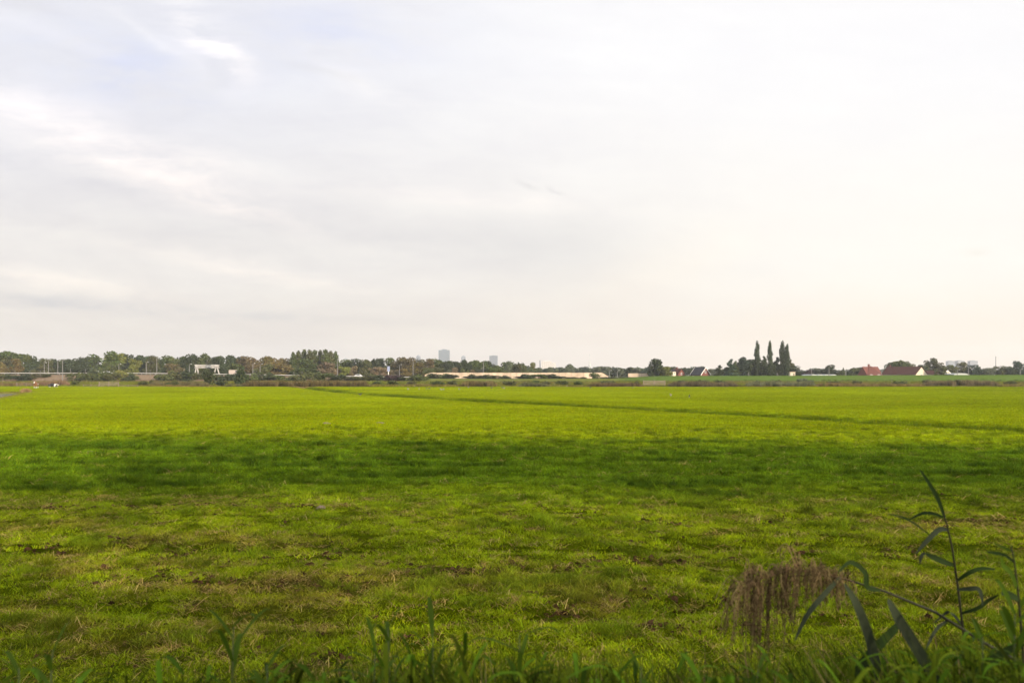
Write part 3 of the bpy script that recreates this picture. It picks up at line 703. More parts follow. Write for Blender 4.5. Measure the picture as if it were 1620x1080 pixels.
wallb = [(686, 591, 26, D), (700, 591, 22, MG), (714, 592, 22, D), (742, 595, 18, D), (752, 592, 24, D), (766, 593, 24, D), (782, 594, 22, D), (798, 594, 18, D), (824, 595, 20, D), (836, 592, 26, D), (852, 592, 26, MG), (868, 592, 26, D), (884, 595, 22, D), (903, 597, 22, BR), (920, 597, 18, OL), (941, 590, 17, MG), (955, 597, 20, BR), (972, 597, 24, BR), (988, 597, 22, BR)]
pxs = [q[0] for q in wallb]
for px, top_, w_, c_ in wallb:
    tree('bush', px, top_-1, w_, c_, 352+3*math.sin(px), f'{c_} shrub against the cream noise wall, {where(px, pxs)}', 'bush', 'shrubs in front of the noise wall', 'shrub')
tree('bush', 330, 582, 22, 'dark green', 222, 'round dark green willow bush at the field edge below the gantry', 'bush', None, 'willow_bush', seed=71)
tree('bush', 384, 577, 22, 'dark green', 228, 'taller loose green bush standing right of the gantry', 'bush', None, 'willow_bush', seed=33)
tree('cone', 376, 581, 14, 'grey green', 232, 'slim grey green sapling close behind the taller loose bush', 'bush', None, 'sapling', seed=61)

scrub = [(118, 601, 14, OL), (226, 602, 16, OL), (243, 600, 16, BR), (274, 601, 18, OL), (300, 602, 18, MG), (352, 601, 16, D), (404, 600, 18, OL), (596, 602, 18, MG), (622, 601, 20, OL), (650, 602, 18, BR), (690, 602, 20, MG), (716, 601, 16, OL),
         (805, 602, 18, OL), (845, 601, 18, MG), (862, 603, 14, BR), (890, 601, 20, OL), (915, 602, 16, MG), (962, 601, 18, OL), (1004, 602, 16, BR), (1078, 601, 18, D), (1110, 600, 20, OL), (1140, 601, 18, D), (1196, 601, 16, GG), (1228, 600, 18, OL), (1272, 598, 22, GG), (1320, 602, 18, OL), (1356, 601, 16, BR), (1420, 602, 18, OL), (1470, 600, 20, BR), (1512, 600, 20, OL), (1552, 601, 18, BR), (1600, 602, 18, OL)]
pxs = [q[0] for q in scrub]
for px, top_, w_, c_ in scrub:
    tree('bush', px, top_, w_, c_, 214+9*math.sin(px*1.3), f'low {c_} field edge scrub, {where(px, pxs)}', 'bush', 'low scrub along the far field edge', 'scrub_bush')

# unseen tree belt behind the viewer shades the near field, thinned to leak sun
n = 21000; g = np.random.default_rng(77); bx = -40+190*g.random(n); by = -40+8*(g.random(n)-.5)
bh = 18.3+.8*np.sin(bx*.41)+.5*np.sin(bx*.153)-2.5*np.exp(-((bx-26)/13)**2)
bz = 1.0+(bh-1.0)*g.random(n)**.9+.12*g.normal(size=n)
v_, f_ = crown_np([(0, 0, 0, 1e-4, 1e-4, 1e-4)], n, .62, 5); V_ = [v_ + np.repeat(np.stack([bx, by, bz], -1), 4, 0)]; F_ = [f_]
me = np_mesh('tree_belt', np.concatenate(V_), np.concatenate(F_)); me.materials.append(M_leaf)
tb = bpy.data.objects.new('tree_belt', me); COL.objects.link(tb); tb.color = (.05, .07, .02, 1)
tag(tb, 'unseen tree belt, thinned to leak sun, behind the viewer shading the near field', 'trees', kind='stuff')

# ------------------------------------------------------------------ motorway
mb = MB(); pr = [(x_, float(ridge_h(x_))) for x_ in np.arange(-420, 30, 6)]
mb.add([p for x_, h_ in pr for p in ((x_, 351, h_+.03), (x_, 371, h_+.03))], [(2*i, 2*i+2, 2*i+3, 2*i+1) for i in range(len(pr)-1)])
tag(mb.obj('motorway', M_asphalt), 'grey motorway on its low embankment left of the noise wall', 'road', kind='structure')
mb = MB()
for i in range(len(pr)-1):
    (xa, ha), (xb, hb) = pr[i], pr[i+1]
    if xb > -38: break
    mb.add([(xa, 348.0, ha+.52), (xb, 348.0, hb+.52), (xb, 348.0, hb+.80), (xa, 348.0, ha+.80), (xa, 348.2, ha+.52), (xb, 348.2, hb+.52), (xb, 348.2, hb+.80), (xa, 348.2, ha+.80)],
           [(0, 1, 2, 3), (7, 6, 5, 4), (3, 2, 6, 7), (4, 5, 1, 0)])
    mb.box((xa, 348.35, ha+.35), (.12, .18, .9))
tag(mb.obj('guard_rail', mat_plain('rail_paint', (.31, .30, .285), .6, .1)), 'long white guard rail along the edge of the motorway', 'guard rail')
# noise wall
M_cream = mat_plain('cream_wall_panels', (.42, .325, .24), .85, .3, .25)
M_cream2 = mat_plain('wall_posts', (.30, .22, .17), .8, .15)
def noise_wall(pxa, pxb, Y, base_py, top_py, label, taper=True):
    e = empty('noise_wall', (wx((pxa+pxb)/2, Y), Y, wz(base_py, Y)-.4)); tag(e, label, 'wall', 'cream noise walls beside the motorway')
    xa, xb = wx(pxa, Y)-e.location.x, wx(pxb, Y)-e.location.x; h = wz(top_py, Y)-e.location.z; n = max(3, int((xb-xa)/2.8)); st = (xb-xa)/n
    pan = MB(); 
    for i in range(n):
        h1 = h2 = h*(1+.012*math.sin(i*2.3))
        if taper and i == 0: h1 = h*.72
        if taper and i == n-1: h2 = h*.55
        pan.prism([(xa+i*st+.09, 0), (xa+(i+1)*st-.09, 0), (xa+(i+1)*st-.09, h2), (xa+i*st+.09, h1)], -.08, .08)
    pan.obj('wall_panel', M_cream, e)
    for i in range(n+1):
        q = MB().box((0, 0, h*.5), (.2, .3, h*1.0)).obj('post', M_cream2, e); q.location = (xa+i*st, 0, 0)
        if taper and i in (0, n): q.scale = (1, 1, .6)
noise_wall(672, 962, 376, 599.5, 589.4, 'long cream noise wall with dark posts behind the middle shrubs')
noise_wall(994, 1036, 405, 597, 590.4, 'short cream noise wall ending at the dark solitary oak', False)

# gantry over the motorway
Yg = 362; M_gw = mat_plain('gantry_paint', (.36, .34, .32), .5, .08)
e = empty('motorway_gantry', (wx(327, Yg), Yg, float(ridge_h(wx(327, Yg))))); tag(e, 'white motorway gantry with splayed legs and a dark sign panel', 'gantry')
def gl(px, py, dy=0): q = P(px, py, Yg)-e.location; return Vector((q.x, q.y+dy, q.z))
mb = MB(); a, b_ = gl(309, 578.3), gl(346, 577.6)
zb, zt = gl(327, 581.6).z, gl(327, 577.3).z
for dy_ in (-.9, .9):
    mb.box(((a.x+b_.x)/2, dy_, zt), (b_.x-a.x, .3, .28)); mb.box(((a.x+b_.x)/2, dy_, zb), (b_.x-a.x, .3, .28))
    nb = 9
    for i in range(nb):
        xa, xb = a.x+(b_.x-a.x)*i/nb, a.x+(b_.x-a.x)*(i+1)/nb
        mb.tube([(xa, dy_, zb if i % 2 else zt), (xb, dy_, zt if i % 2 else zb)], .1, 4)
mb.box(((a.x+b_.x)/2, 0, (zb+zt)/2), (b_.x-a.x, 1.3, .5)).obj('beam', M_gw, e)
for (xt, x1, x2) in ((311.5, 308, 314), (342.5, 338.5, 347)):
    for xb in (x1, x2):
        p_, q_ = gl(xt, 577.5), gl(xb, 592.5)
        MB().tube([p_, q_], [.34, .22], 6).obj('leg', M_gw, e)
    c_ = gl(xt, 578.5); MB().box((c_.x, 0, c_.z+.1), (.9, 2.2, .9), taper=.85).obj('corner_block', M_gw, e)
p_, q_ = gl(327, 577.4), gl(335, 581.6)
pn = MB().box(((p_.x+q_.x)/2, -1.12, (p_.z+q_.z)/2), (q_.x-p_.x, .25, p_.z-q_.z+.2)).obj('sign_panel', M_dark, e)
for i in range(3):
    cx_ = p_.x+(q_.x-p_.x)*(i+.5)/3; cz_ = (p_.z+q_.z)/2; f_ = MB()
    for s_ in (-1, 1): f_.box((cx_+s_*.22, -1.27, cz_), (.06, .04, .8)); f_.box((cx_, -1.27, cz_+s_*.4), (.50, .04, .06))
    f_.obj('lane_sign', M_white, pn)

# lamp posts
def lamp_post(px, top, base, Y, label, group, arm=True):
    z0 = wz(base, Y); x = wx(px, Y); h = wz(top, Y)-z0
    e = empty('lamp_post', (x, Y, z0)); tag(e, label, 'lamp post', group)
    MB().tube([(0, 0, 0), (0, 0, h*.6), (0, 0, h)], [.17, .14, .1], 8).obj('pole', M_pole, e)
    if arm:
        MB().tube([(0, 0, h-.1), (.3, 0, h+.1), (.6, 0, h+.13)], .06, 5).obj('arm', M_pole, e)
        MB().box((.85, 0, h+.12), (.6, .3, .16), taper=.7).obj('lamp_head', M_grey, e)
lp = [(70, 574, 593, 356), (76.5, 570, 594, 352), (91.5, 571, 592, 358), (99, 569, 603, 330), (188, 576, 592, 358), (231.5, 573, 592, 358), (248, 565, 592, 354), (299.5, 576, 592, 358), (400, 575, 594, 360), (411.5, 576, 594, 362), (534, 567, 594, 372), (632, 577, 596, 380), (653.5, 569, 597, 372), (764.5, 571, 592, 384), (964, 586, 597, 376), (976.5, 586, 597, 380)]
for a in lp: lamp_post(*a, f'slim grey lamp post by the motorway, {where(a[0], [q[0] for q in lp])}', 'lamp posts along the motorway')
lp2 = [(1184, 589, 595, 356), (1229.5, 589, 595, 356), (1283.5, 583, 594, 352), (1311.5, 580, 594, 352), (1338, 585, 594, 356), (1394.5, 584, 594, 350), (1514.5, 585, 594, 352), (1532, 582, 594, 350), (1614, 584, 593, 352)]
for a in lp2: lamp_post(*a, f'pale post standing on the green dike, {where(a[0], [q[0] for q in lp2])}', 'posts standing on the green dike', a[2]-a[1] > 8)
# thin marker posts on the bank at left
mk = [(12, 588, 596), (24, 586, 596), (47, 587, 596), (64, 587, 596), (111.5, 583, 592), (135, 584, 592), (157, 585, 592), (180, 586, 592), (237.5, 586, 601), (291, 583, 592), (465, 588, 594), (478, 588, 594), (506, 587, 594), (117, 596, 601)]
for a in mk:
    o = MB().tube([(0, 0, 0), (0, 0, wz(a[1], 340)-wz(a[2], 340))], [.09, .07], 6).box((0, 0, (wz(a[1], 340)-wz(a[2], 340))), (.2, .15, .2)).obj('marker_post', M_pole, loc=(wx(a[0], 340), 340, wz(a[2], 340)))
    tag(o, f'thin grey marker post on the motorway bank, {where(a[0], [q[0] for q in mk])}', 'post', 'marker posts on the motorway bank')
# road sign
Y = 366; e = empty('road_sign', (wx(614.5, Y), Y, wz(594.5, Y))); tag(e, 'grey blue road sign plate on a white post by the motorway', 'sign')
h = wz(579, Y)-wz(594.5, Y)
MB().tube([(0, 0, 0), (0, 0, h-.4)], .16, 6).obj('post', M_white, e)
mb = MB().box((.1, -.22, h-1.25), (1.15, .1, 2.4)); mb.obj('sign_plate', mat_plain('sign_blue', (.22, .25, .36), .5, .1), e)

# vehicles
def car(px, Y, z, length, h, colr, label, van=False, name='car', cat='car'):
    e = empty(name, (wx(px, Y), Y, z)); tag(e, label, cat, 'vehicles on the motorway')
    l = length/2; paint = mat_plain('car_paint_'+name, colr, .35, .03, spec=.5)
    if van: prof = [(-l, .3), (l, .3), (l, h*.5), (l-.35, h*.58), (l-1.0, h*.97), (l-1.2, h), (-l+.1, h), (-l, h-.15)]
    else: prof = [(-l, .35), (l, .32), (l, .7), (l-.9, .88), (l-1.6, h-.04), (l-2.0, h), (-l+1.1, h-.02), (-l+.35, .98), (-l, .9)]
    MB().prism(prof, -.85, .85).obj('body', paint, e)
    wn = MB()
    for s_ in (-.86, .86):
        if van: wn.prism([(l-1.7, h*.6), (l-.75, h*.6), (l-1.15, h*.9), (l-1.7, h*.9)], s_-.01, s_+.01)
        else: wn.prism([(-l+.75, .95), (l-1.15, .92), (l-1.75, h-.12), (-l+1.25, h-.12)], s_-.01, s_+.01)
    wn.obj('window', M_glass, e)
    for sx in (-l+.8, l-.8):
        for s_ in (-.8, .8):
            w_ = MB().tube([(sx, s_-.1, .33), (sx, s_+.1, .33)], .33, 12).obj('wheel', M_rubber, e)
hz = lambda px, Y=354: float(ridge_h(wx(px, Y)))+.03
car(158, 354, hz(158), 4.4, 1.5, (.8, .8, .78), 'white car on the motorway nearest to the timber gate')
car(170, 358, hz(170), 4.2, 1.45, (.75, .75, .75), 'second white car just ahead of the one above the gate')
car(371, 356, hz(371), 4.6, 2.5, (.34, .28, .24), 'cream camper van on the motorway right of the gantry', True, 'camper_van', 'van')
car(568, 362, hz(568, 362), 4.2, 1.5, (.5, .5, .5), 'white car behind the bank hedge left of the road sign')

# ------------------------------------------------------------------ buildings
def roof_mat(name, colr):
    m, nt, b, out = mat_new(name)
    pos = nt.new('ShaderNodeTexCoord').outputs['Object']
    br = nt.new('ShaderNodeTexBrick'); nt.l.new(pos, br.inputs['Vector']); br.inputs['Scale'].default_value = 2.5
    f = nt.rng(nt.noise(pos, 1.2, 5, .6), .3, .7, .75, 1.25); nt.l.new(nt.vm('SCALE', nt.comb(*colr), f), b.inputs['Base Color'])
    b.inputs['Roughness'].default_value = .9; b.inputs['Specular IOR Level'].default_value = .08
    return m
M_slate = roof_mat('slate_roof', (.030, .031, .035)); M_rtile = roof_mat('red_roof_tiles', (.100, .040, .031)); M_mtile = roof_mat('maroon_roof_tiles', (.062, .026, .020))
M_brick = mat_plain('red_brick', (.13, .045, .034), .9, .2, 4); M_plaster = mat_plain('cream_plaster', (.46, .40, .31), .9, .08)
def house(name, px0, px1, Y, ridge_py, eave_py, depth, rz, wallm, roofm, label, windows=(), chimney=None, trim=False, hip=0.0, length=None):
    """gabled house: length along local x, ridge along x; turned by rz"""
    L = length or wx(px1, Y)-wx(px0, Y); e = empty(name, (wx((px0+px1)/2, Y), Y, 0), rz); tag(e, label, 'house' if 'barn' not in name else 'barn')
    hr, he = wz(ridge_py, Y), wz(eave_py, Y); d = depth/2; l = L/2
    MB().prism([(-d, 0), (d, 0), (d, he), (0, hr-.12), (-d, he)], -l, l, 'x').obj('wall', wallm, e)
    ov = .35; k = (hr-he)/d; rf = MB()
    for s_ in (-1, 1):
        y0_, z0_ = s_*(d+ov), he-ov*k; h_ = hip
        vs = [(-l-.25, y0_, z0_+.06), (l+.25, y0_, z0_+.06), (l+.25-h_, 0, hr+.06), (-l-.25+h_, 0, hr+.06)]
        vs += [(a, b2, c2+.2) for a, b2, c2 in vs]
        rf.add(vs, [(0, 1, 2, 3), (7, 6, 5, 4), (0, 4, 5, 1), (1, 5, 6, 2), (2, 6, 7, 3), (3, 7, 4, 0)])
    if hip:
        for s_ in (-1, 1):
            vs = [(s_*(l+.25), -d-ov, he-ov*k+.26), (s_*(l+.25), d+ov, he-ov*k+.26), (s_*(l+.25-hip), 0, hr+.27)]
            rf.add(vs, [(0, 1, 2)])
    r_ = rf.obj('roof', roofm, e)
    if chimney is not None:
        MB().box((chimney, .5, hr+.35), (.8, .7, 1.7)).box((chimney, .5, hr+1.2), (.95, .85, .14)).obj('chimney', M_brick, r_)
    if trim:
        tm = MB()
        for s_ in (-1, 1):
            for sx in (-1, 1):
                tm.add([(sx*(l+.27), s_*(d+ov), he-ov*k-.12), (sx*(l+.27), s_*(d+ov), he-ov*k+.32), (sx*(l+.27), 0, hr+.36), (sx*(l+.27), 0, hr-.14),
                        (sx*(l+.34), s_*(d+ov), he-ov*k-.12), (sx*(l+.34), s_*(d+ov), he-ov*k+.32), (sx*(l+.34), 0, hr+.36), (sx*(l+.34), 0, hr-.14)],
                       [(0, 1, 2, 3), (7, 6, 5, 4), (1, 5, 6, 2), (0, 3, 7, 4), (0, 4, 5, 1)])
        tm.obj('barge_board', M_white, e)
    for (fx, fy, fz, w_, h2, axis) in windows:
        if axis == 'x': fr = MB().box((fx*(l+.03), fy, fz), (.1, w_, h2)); pn_ = MB().box((fx*(l+.05), fy, fz), (.12, w_-.25, h2-.25))
        else: fr = MB().box((fx, fy*(d+.03), fz), (w_, .1, h2)); pn_ = MB().box((fx, fy*(d+.05), fz), (w_-.25, .12, h2-.25))
        f_ = fr.obj('window', M_white, e); pn_.obj('pane', M_glass, f_)
    return e
# local +x gable turned towards the viewer's right
house('red_gabled_house', 1096, 1120, 425, 581.5, 592.5, 8.2, R(-49), M_brick, M_slate, 'red brick house with white trimmed gable and dark slate roof', ((1, 0, 4.3, 1.3, 1.2, 'x'), (1, -2.0, 1.5, 1.3, 1.4, 'x'), (1, 2.0, 1.5, 1.3, 1.4, 'x'), (-1.5, -1, 1.6, 1.4, 1.3, 'y')), None, True, 0, 6.5)
house('brick_cottage', 1064, 1080, 432, 584.2, 590.5, 6, R(-46), M_brick, M_mtile, 'small brick cottage with brown roof left of the red gabled house', ((1, 0, 3.3, 1.2, 1.1, 'x'), (-1, -1, 2.0, 1.2, 1.2, 'y')), -.8, False, 0, 5)
house('white_annexe', 1061, 1067, 428, 585.5, 587.5, 3.5, R(20), M_plaster, M_slate, 'tiny white dormer annexe beside the brick cottage', ((0, -1, 3.6, 1.0, .9, 'y'),))
house('red_roofed_house', 1362, 1391, 440, 579.5, 593.5, 9.5, R(8), M_brick, M_rtile, 'house with a steep bright red hipped roof above the dike', ((-2.2, -1, 2.3, 1.3, 1.2, 'y'), (2.2, -1, 2.3, 1.3, 1.2, 'y')), -.5, False, 4.3, 9.2)
house('long_barn', 1399, 1462, 452, 580.6, 592.0, 11.5, R(-57), M_plaster, M_mtile, 'long barn with maroon tiled roof and cream gable end', ((1, 0, 2.6, 1.2, 1.2, 'x'),), -9.0, False, 0, 20)
house('small_barn', 1462, 1500, 470, 586.4, 591.8, 8, R(-57), M_plaster, M_mtile, 'lower maroon roofed barn partly behind the olive tree', (), None, True, 0, 13)
# cream hut by the poplars
Y = 380; e = empty('hut', (wx(1253, Y), Y, float(height(wx(1253, Y), Y)))); tag(e, 'small cream hut on the dike at the foot of the poplars', 'hut')
zt = wz(588.6, Y)-e.location.z
MB().box((0, 0, zt/2), (2.3, 2.0, zt)).obj('wall', M_plaster, e); MB().box((.1, 0, zt+.1), (2.7, 2.4, .2)).obj('roof', M_cream2, e); MB().box((.5, -1.02, zt*.4), (.7, .08, zt*.7)).obj('door', M_timber, e)
# glasshouses
M_poly = mat_plain('glasshouse_cladding', (.27, .29, .27), .4, .08)
def glasshouse(px0, px1, Y, top_py, label, bays=3):
    L = wx(px1, Y)-wx(px0, Y); e = empty('glasshouse', (wx((px0+px1)/2, Y), Y, 0)); tag(e, label, 'glasshouse'); h = wz(top_py, Y); st = L/bays; w_ = MB(); rf = MB()
    for i in range(bays):
        xa = -L/2+i*st
        w_.box((xa+st/2, 0, (h-.6)/2), (st-.02, 14, h-.6)); rf.prism([(xa, h-.58), (xa+st-.05, h-.58), (xa+st*.75, h-.15), (xa+st/2, h), (xa+st*.25, h-.15)], -7.1, 7.1)
    w_.obj('wall', M_poly, e); rf.obj('roof', M_poly, e)
glasshouse(1275, 1316, 430, 592.0, 'low pale glasshouse left of the red roofed house', 4)
glasshouse(1498, 1522, 440, 590.2, 'small pale arched glasshouse right of the barns', 1)

# far towers
def tower_mat(name, colr, sc):
    m, nt, b, out = mat_new(name)
    pos = nt.new('ShaderNodeTexCoord').outputs['Object']; x_, y_, z_ = nt.sep(pos)
    f = nt.m('GREATER_THAN', nt.m('FRACT', nt.m('MULTIPLY', z_, 1/sc)), .45)
    nt.l.new(nt.mix(f, colr, tuple(q*.45 for q in colr)), b.inputs['Base Color']); b.inputs['Roughness'].default_value = .4
    return m
def tower(px0, px1, Y, top_py, depth, colr, label, name='tower_block', cap=None, mast=None, mullions=6, dome=False):
    Wd = wx(px1, Y)-wx(px0, Y); H = wz(top_py, Y); e = empty(name, (wx((px0+px1)/2, Y), Y, 0), R(random.uniform(-6, 6))); tag(e, label, 'tower')
    fl = H/30; m_ = tower_mat('facade_'+name, colr, fl); frame = mat_plain('frame_'+name, colr, .7, .08, .05)
    MB().box((0, 0, H/2), (Wd, depth, H)).obj('shaft', m_, e)
    fr = MB()
    for i in range(mullions+1): fr.box((-Wd/2+Wd*i/mullions, -depth/2-.3, H/2), (Wd*.025, .5, H))
    fr.box((0, 0, H+.8), (Wd*1.01, depth*1.01, H*.02)); fr.obj('facade_frame', frame, e)
    if cap: MB().box((0, 0, H+H*.02+cap/2), (Wd*.45, depth*.5, cap)).obj('roof_plant', frame, e)
    if dome:
        mb = MB(); n = 7
        mb.tube([(0, 0, H+Wd*.5*math.sin(i/n*1.57)) for i in range(n+1)], [Wd*.48*math.cos(i/n*1.55) for i in range(n+1)], 12).obj('dome', frame, e)
    if mast: MB().tube([(0, 0, H), (0, 0, H+mast)], [.9, .4], 6).obj('mast', frame, e)
    return e
tower(694.8, 711, 3300, 554.5, 34, (.09, .115, .14), 'tall broad glass tower block far off above the trees', cap=3.5, mullions=8)
tower(775, 787, 3300, 563.2, 30, (.10, .115, .14), 'lower plain grey tower block right of the tall one', cap=1.5)
tower(730, 736.5, 3500, 565.5, 18, (.13, .145, .17), 'narrow tower with rounded top between the two broad towers', dome=True, mullions=3)
tower(659, 665, 3500, 564.5, 16, (.13, .145, .17), 'small rounded tower top peeking over the trees left of the tall tower', dome=True, mullions=3)
tower(544.5, 549, 3000, 567.5, 12, (.24, .26, .28), 'tiny tower top with masts right of the poplar clump', mast=9, mullions=3)
tower(856.5, 873, 2600, 572.0, 16, (.50, .46, .42), 'pale slab block of flats behind the hazy middle trees', 'flat_block', cap=1.5, mullions=5)
tower(853, 855.5, 2600, 570.3, 6, (.30, .30, .32), 'slim dark stair tower left of the pale slab block', 'stair_tower', mullions=2)
tower(874, 879, 2700, 574, 12, (.55, .50, .45), 'narrow pale block right of the pale slab block', 'flat_block', mullions=2)
tower(1498.5, 1508, 3000, 571.5, 22, (.17, .185, .21), 'leftmost of the three far towers right of the barn', cap=2)
tower(1513, 1523.5, 3000, 571.0, 22, (.17, .185, .21), 'middle of the three far towers right of the barn, behind bare twigs', cap=2)
tower(1533, 1544, 3000, 571.3, 22, (.17, .185, .21), 'rightmost of the three far towers, standing apart above a dark tree', cap=2)
Y = 1500; e = empty('chimney_stack', (wx(1575.7, Y), Y, 0)); tag(e, 'thin pale chimney stack above the right-hand trees', 'chimney'); H = wz(564, Y)
MB().tube([(0, 0, 0), (0, 0, H*.5), (0, 0, H)], [1.45, 1.3, 1.15], 12).obj('stack', mat_plain('stack_concrete', (.36, .34, .34), .8, .08, .1), e); MB().tube([(0, 0, H-.5), (0, 0, H+.5)], 1.4, 12).obj('rim', M_grey, e)
Y = 1400; e = empty('telecom_mast', (wx(933, Y), Y, 0)); tag(e, 'slender telecom mast with two platforms above the noise wall', 'mast'); H = wz(561, Y)
MB().tube([(0, 0, 0), (0, 0, H*.68), (0, 0, H*.7), (0, 0, H)], [1.0, .8, .35, .2], 8).obj('pole', M_grey, e)
zp = wz(576.5, Y); zq = wz(579, Y)
MB().tube([(0, 0, zq-2), (0, 0, zq), (0, 0, zp), (0, 0, zp+.8)], [.9, 2.0, 2.0, .8], 10).obj('platform', M_grey, e)
MB().tube([(0, 0, wz(575, Y)), (0, 0, wz(573.5, Y))], 1.1, 8).obj('platform', M_grey, e)
MB().tube([(0, 0, H-1), (0, 0, H+.1)], .8, 8).obj('antenna', M_grey, e)

# ------------------------------------------------------------------ gates and fences
def gate(px0, px1, Y, top_py, label, bars=4, posts=2):
    x0, x1 = wx(px0, Y), wx(px1, Y); z0 = float(height((x0+x1)/2, Y)); h = wz(top_py, Y)-z0
    e = empty('timber_gate', ((x0+x1)/2, Y, z0)); tag(e, label, 'gate'); l = (x1-x0)/2
    for i in range(bars): MB().box((0, 0, h*(.25+.7*i/(bars-1))), (2*l-.1, .05, .14)).obj('rail', M_timber, e)
    for i in range(posts): MB().tube([(-l+2*l*i/(posts-1), 0, -.2), (-l+2*l*i/(posts-1), 0, h*1.12)], .1, 6).obj('post', M_timber, e)
    MB().tube([(-l+.1, -.05, h*.28), (l-.1, -.05, h*.9)], .05, 4).obj('brace', M_timber, e)
gate(157, 187.5, 192.5, 604.4, 'pale timber gate at the far field edge right of the cows', 4, 3)
gate(1018, 1052, 210, 602.2, 'pale timber gate beyond the field below the short noise wall', 4, 3)
def rails(px0, px1, Y, h, label):
    x0, x1 = wx(px0, Y), wx(px1, Y); xm = (x0+x1)/2; e = empty('post_fence', (xm, Y, float(height(xm, Y)))); tag(e, label, 'fence'); n = max(2, int((x1-x0)/2.5))
    for i in range(n+1):
        MB().tube([(0, 0, -.2), (0, 0, h)], .07, 6).obj('post', M_timber, e, loc=(x0-xm+(x1-x0)*i/n, 0, 0))
    MB().box((0, -.08, h*.85), (x1-x0, .03, .07)).box((0, -.08, h*.45), (x1-x0, .03, .07)).obj('rail', M_timber, e)
rails(27, 56, 193, 1.1, 'short grey post fence behind the standing cow')
rails(132, 156, 192.6, .9, 'low post fence joining the gate on its left')
rails(188, 218, 192.6, .8, 'low post fence joining the gate on its right')
# slim stakes in the weeds
sk = [(4.5, 597, 604, 215), (26, 605, 612, 195), (94, 603, 609, 205), (1411, 599, 606, 210), (1508, 605, 612, 194)]
for px, a, b_, Y in sk:
    z0 = float(height(wx(px, Y), Y)); o = MB().tube([(0, 0, -.2), (0, 0, wz(a, Y)-z0)], [.05, .045], 6).box((0, 0, wz(a, Y)-z0), (.11, .11, .05)).obj('fence_stake', M_timber, loc=(wx(px, Y), Y, z0))
    tag(o, f'lone wooden stake beyond the field, {where(px, [q[0] for q in sk])}', 'stake', 'lone stakes beyond the field')

# ------------------------------------------------------------------ animals
def skin_body(name, verts, edges, radii, mat, parent=None, sub=2, root=0):
    me = bpy.data.meshes.new(name); me.from_pydata(verts, edges, []); me.materials.append(mat)
    o = bpy.data.objects.new(name, me); COL.objects.link(o)
    if parent: o.parent = parent
    sm = o.modifiers.new('skin', 'SKIN'); sm.use_smooth_shade = True
    if not me.skin_vertices: 
        bm = bmesh.new(); bm.from_mesh(me); bm.verts.layers.skin.verify(); bm.to_mesh(me); bm.free()
    for i, r_ in enumerate(radii):
        me.skin_vertices[0].data[i].radius = (r_, r_) if not isinstance(r_, tuple) else r_
        me.skin_vertices[0].data[i].use_root = (i == root)
    ss = o.modifiers.new('sub', 'SUBSURF'); ss.levels = ss.render_levels = sub
    return o
def cow_mat(name, colr, white_z, seed, thr):
    m, nt, b, out = mat_new(name)
    pos = nt.new('ShaderNodeTexCoord').outputs['Object']; x_, y_, z_ = nt.sep(pos)
    patch = nt.m('GREATER_THAN', nt.noise(nt.vm('ADD', pos, (seed, seed*.7, 0)), 1.6, 1), thr)
    belly = nt.m('LESS_THAN', z_, white_z); face = nt.m('GREATER_THAN', x_, 1.38)
    f = nt.m('MAXIMUM', nt.m('MAXIMUM', patch, belly), face)
    nt.l.new(nt.mix(f, colr, (.52, .49, .44)), b.inputs['Base Color']); b.inputs['Roughness'].default_value = .8
    return m
def standing_cow(loc, rz, mat):
    V = [(-.75, 0, 1.12), (-.3, 0, 1.08), (.25, 0, 1.06), (.68, 0, 1.12), (.98, 0, 1.28), (1.2, 0, 1.42), (1.5, 0, 1.24), (1.66, 0, 1.10)]
    rad = [(.27, .26), (.34, .34), (.36, .36), (.28, .34), (.16, .22), (.14, .14), (.11, .12), (.09, .09)]
    E = [(i, i+1) for i in range(7)]
    def add(p, q, r_): V.append(q); rad.append(r_); E.append((p, len(V)-1)); return len(V)-1
    for s_ in (-1, 1):
        a = add(3, (.66, s_*.20, .78), .13); a = add(a, (.68, s_*.20, .46), .075); a = add(a, (.66, s_*.20, .10), .055); add(a, (.70, s_*.20, .03), .07)
        a = add(0, (-.66, s_*.20, .82), .17); a = add(a, (-.60, s_*.20, .62), .11); a = add(a, (-.78, s_*.20, .44), .075); a = add(a, (-.72, s_*.20, .10), .055); add(a, (-.68, s_*.20, .03), .07)
        a = add(5, (1.18, s_*.17, 1.47), .05); add(a, (1.15, s_*.32, 1.44), .045)
    a = add(0, (-1.04, 0, 1.12), .05); a = add(a, (-1.10, 0, .75), .03); add(a, (-1.10, 0, .50), .05)
    o = skin_body('cow', V, E, rad, mat); o.location = loc; o.rotation_euler = (0, 0, rz); return o
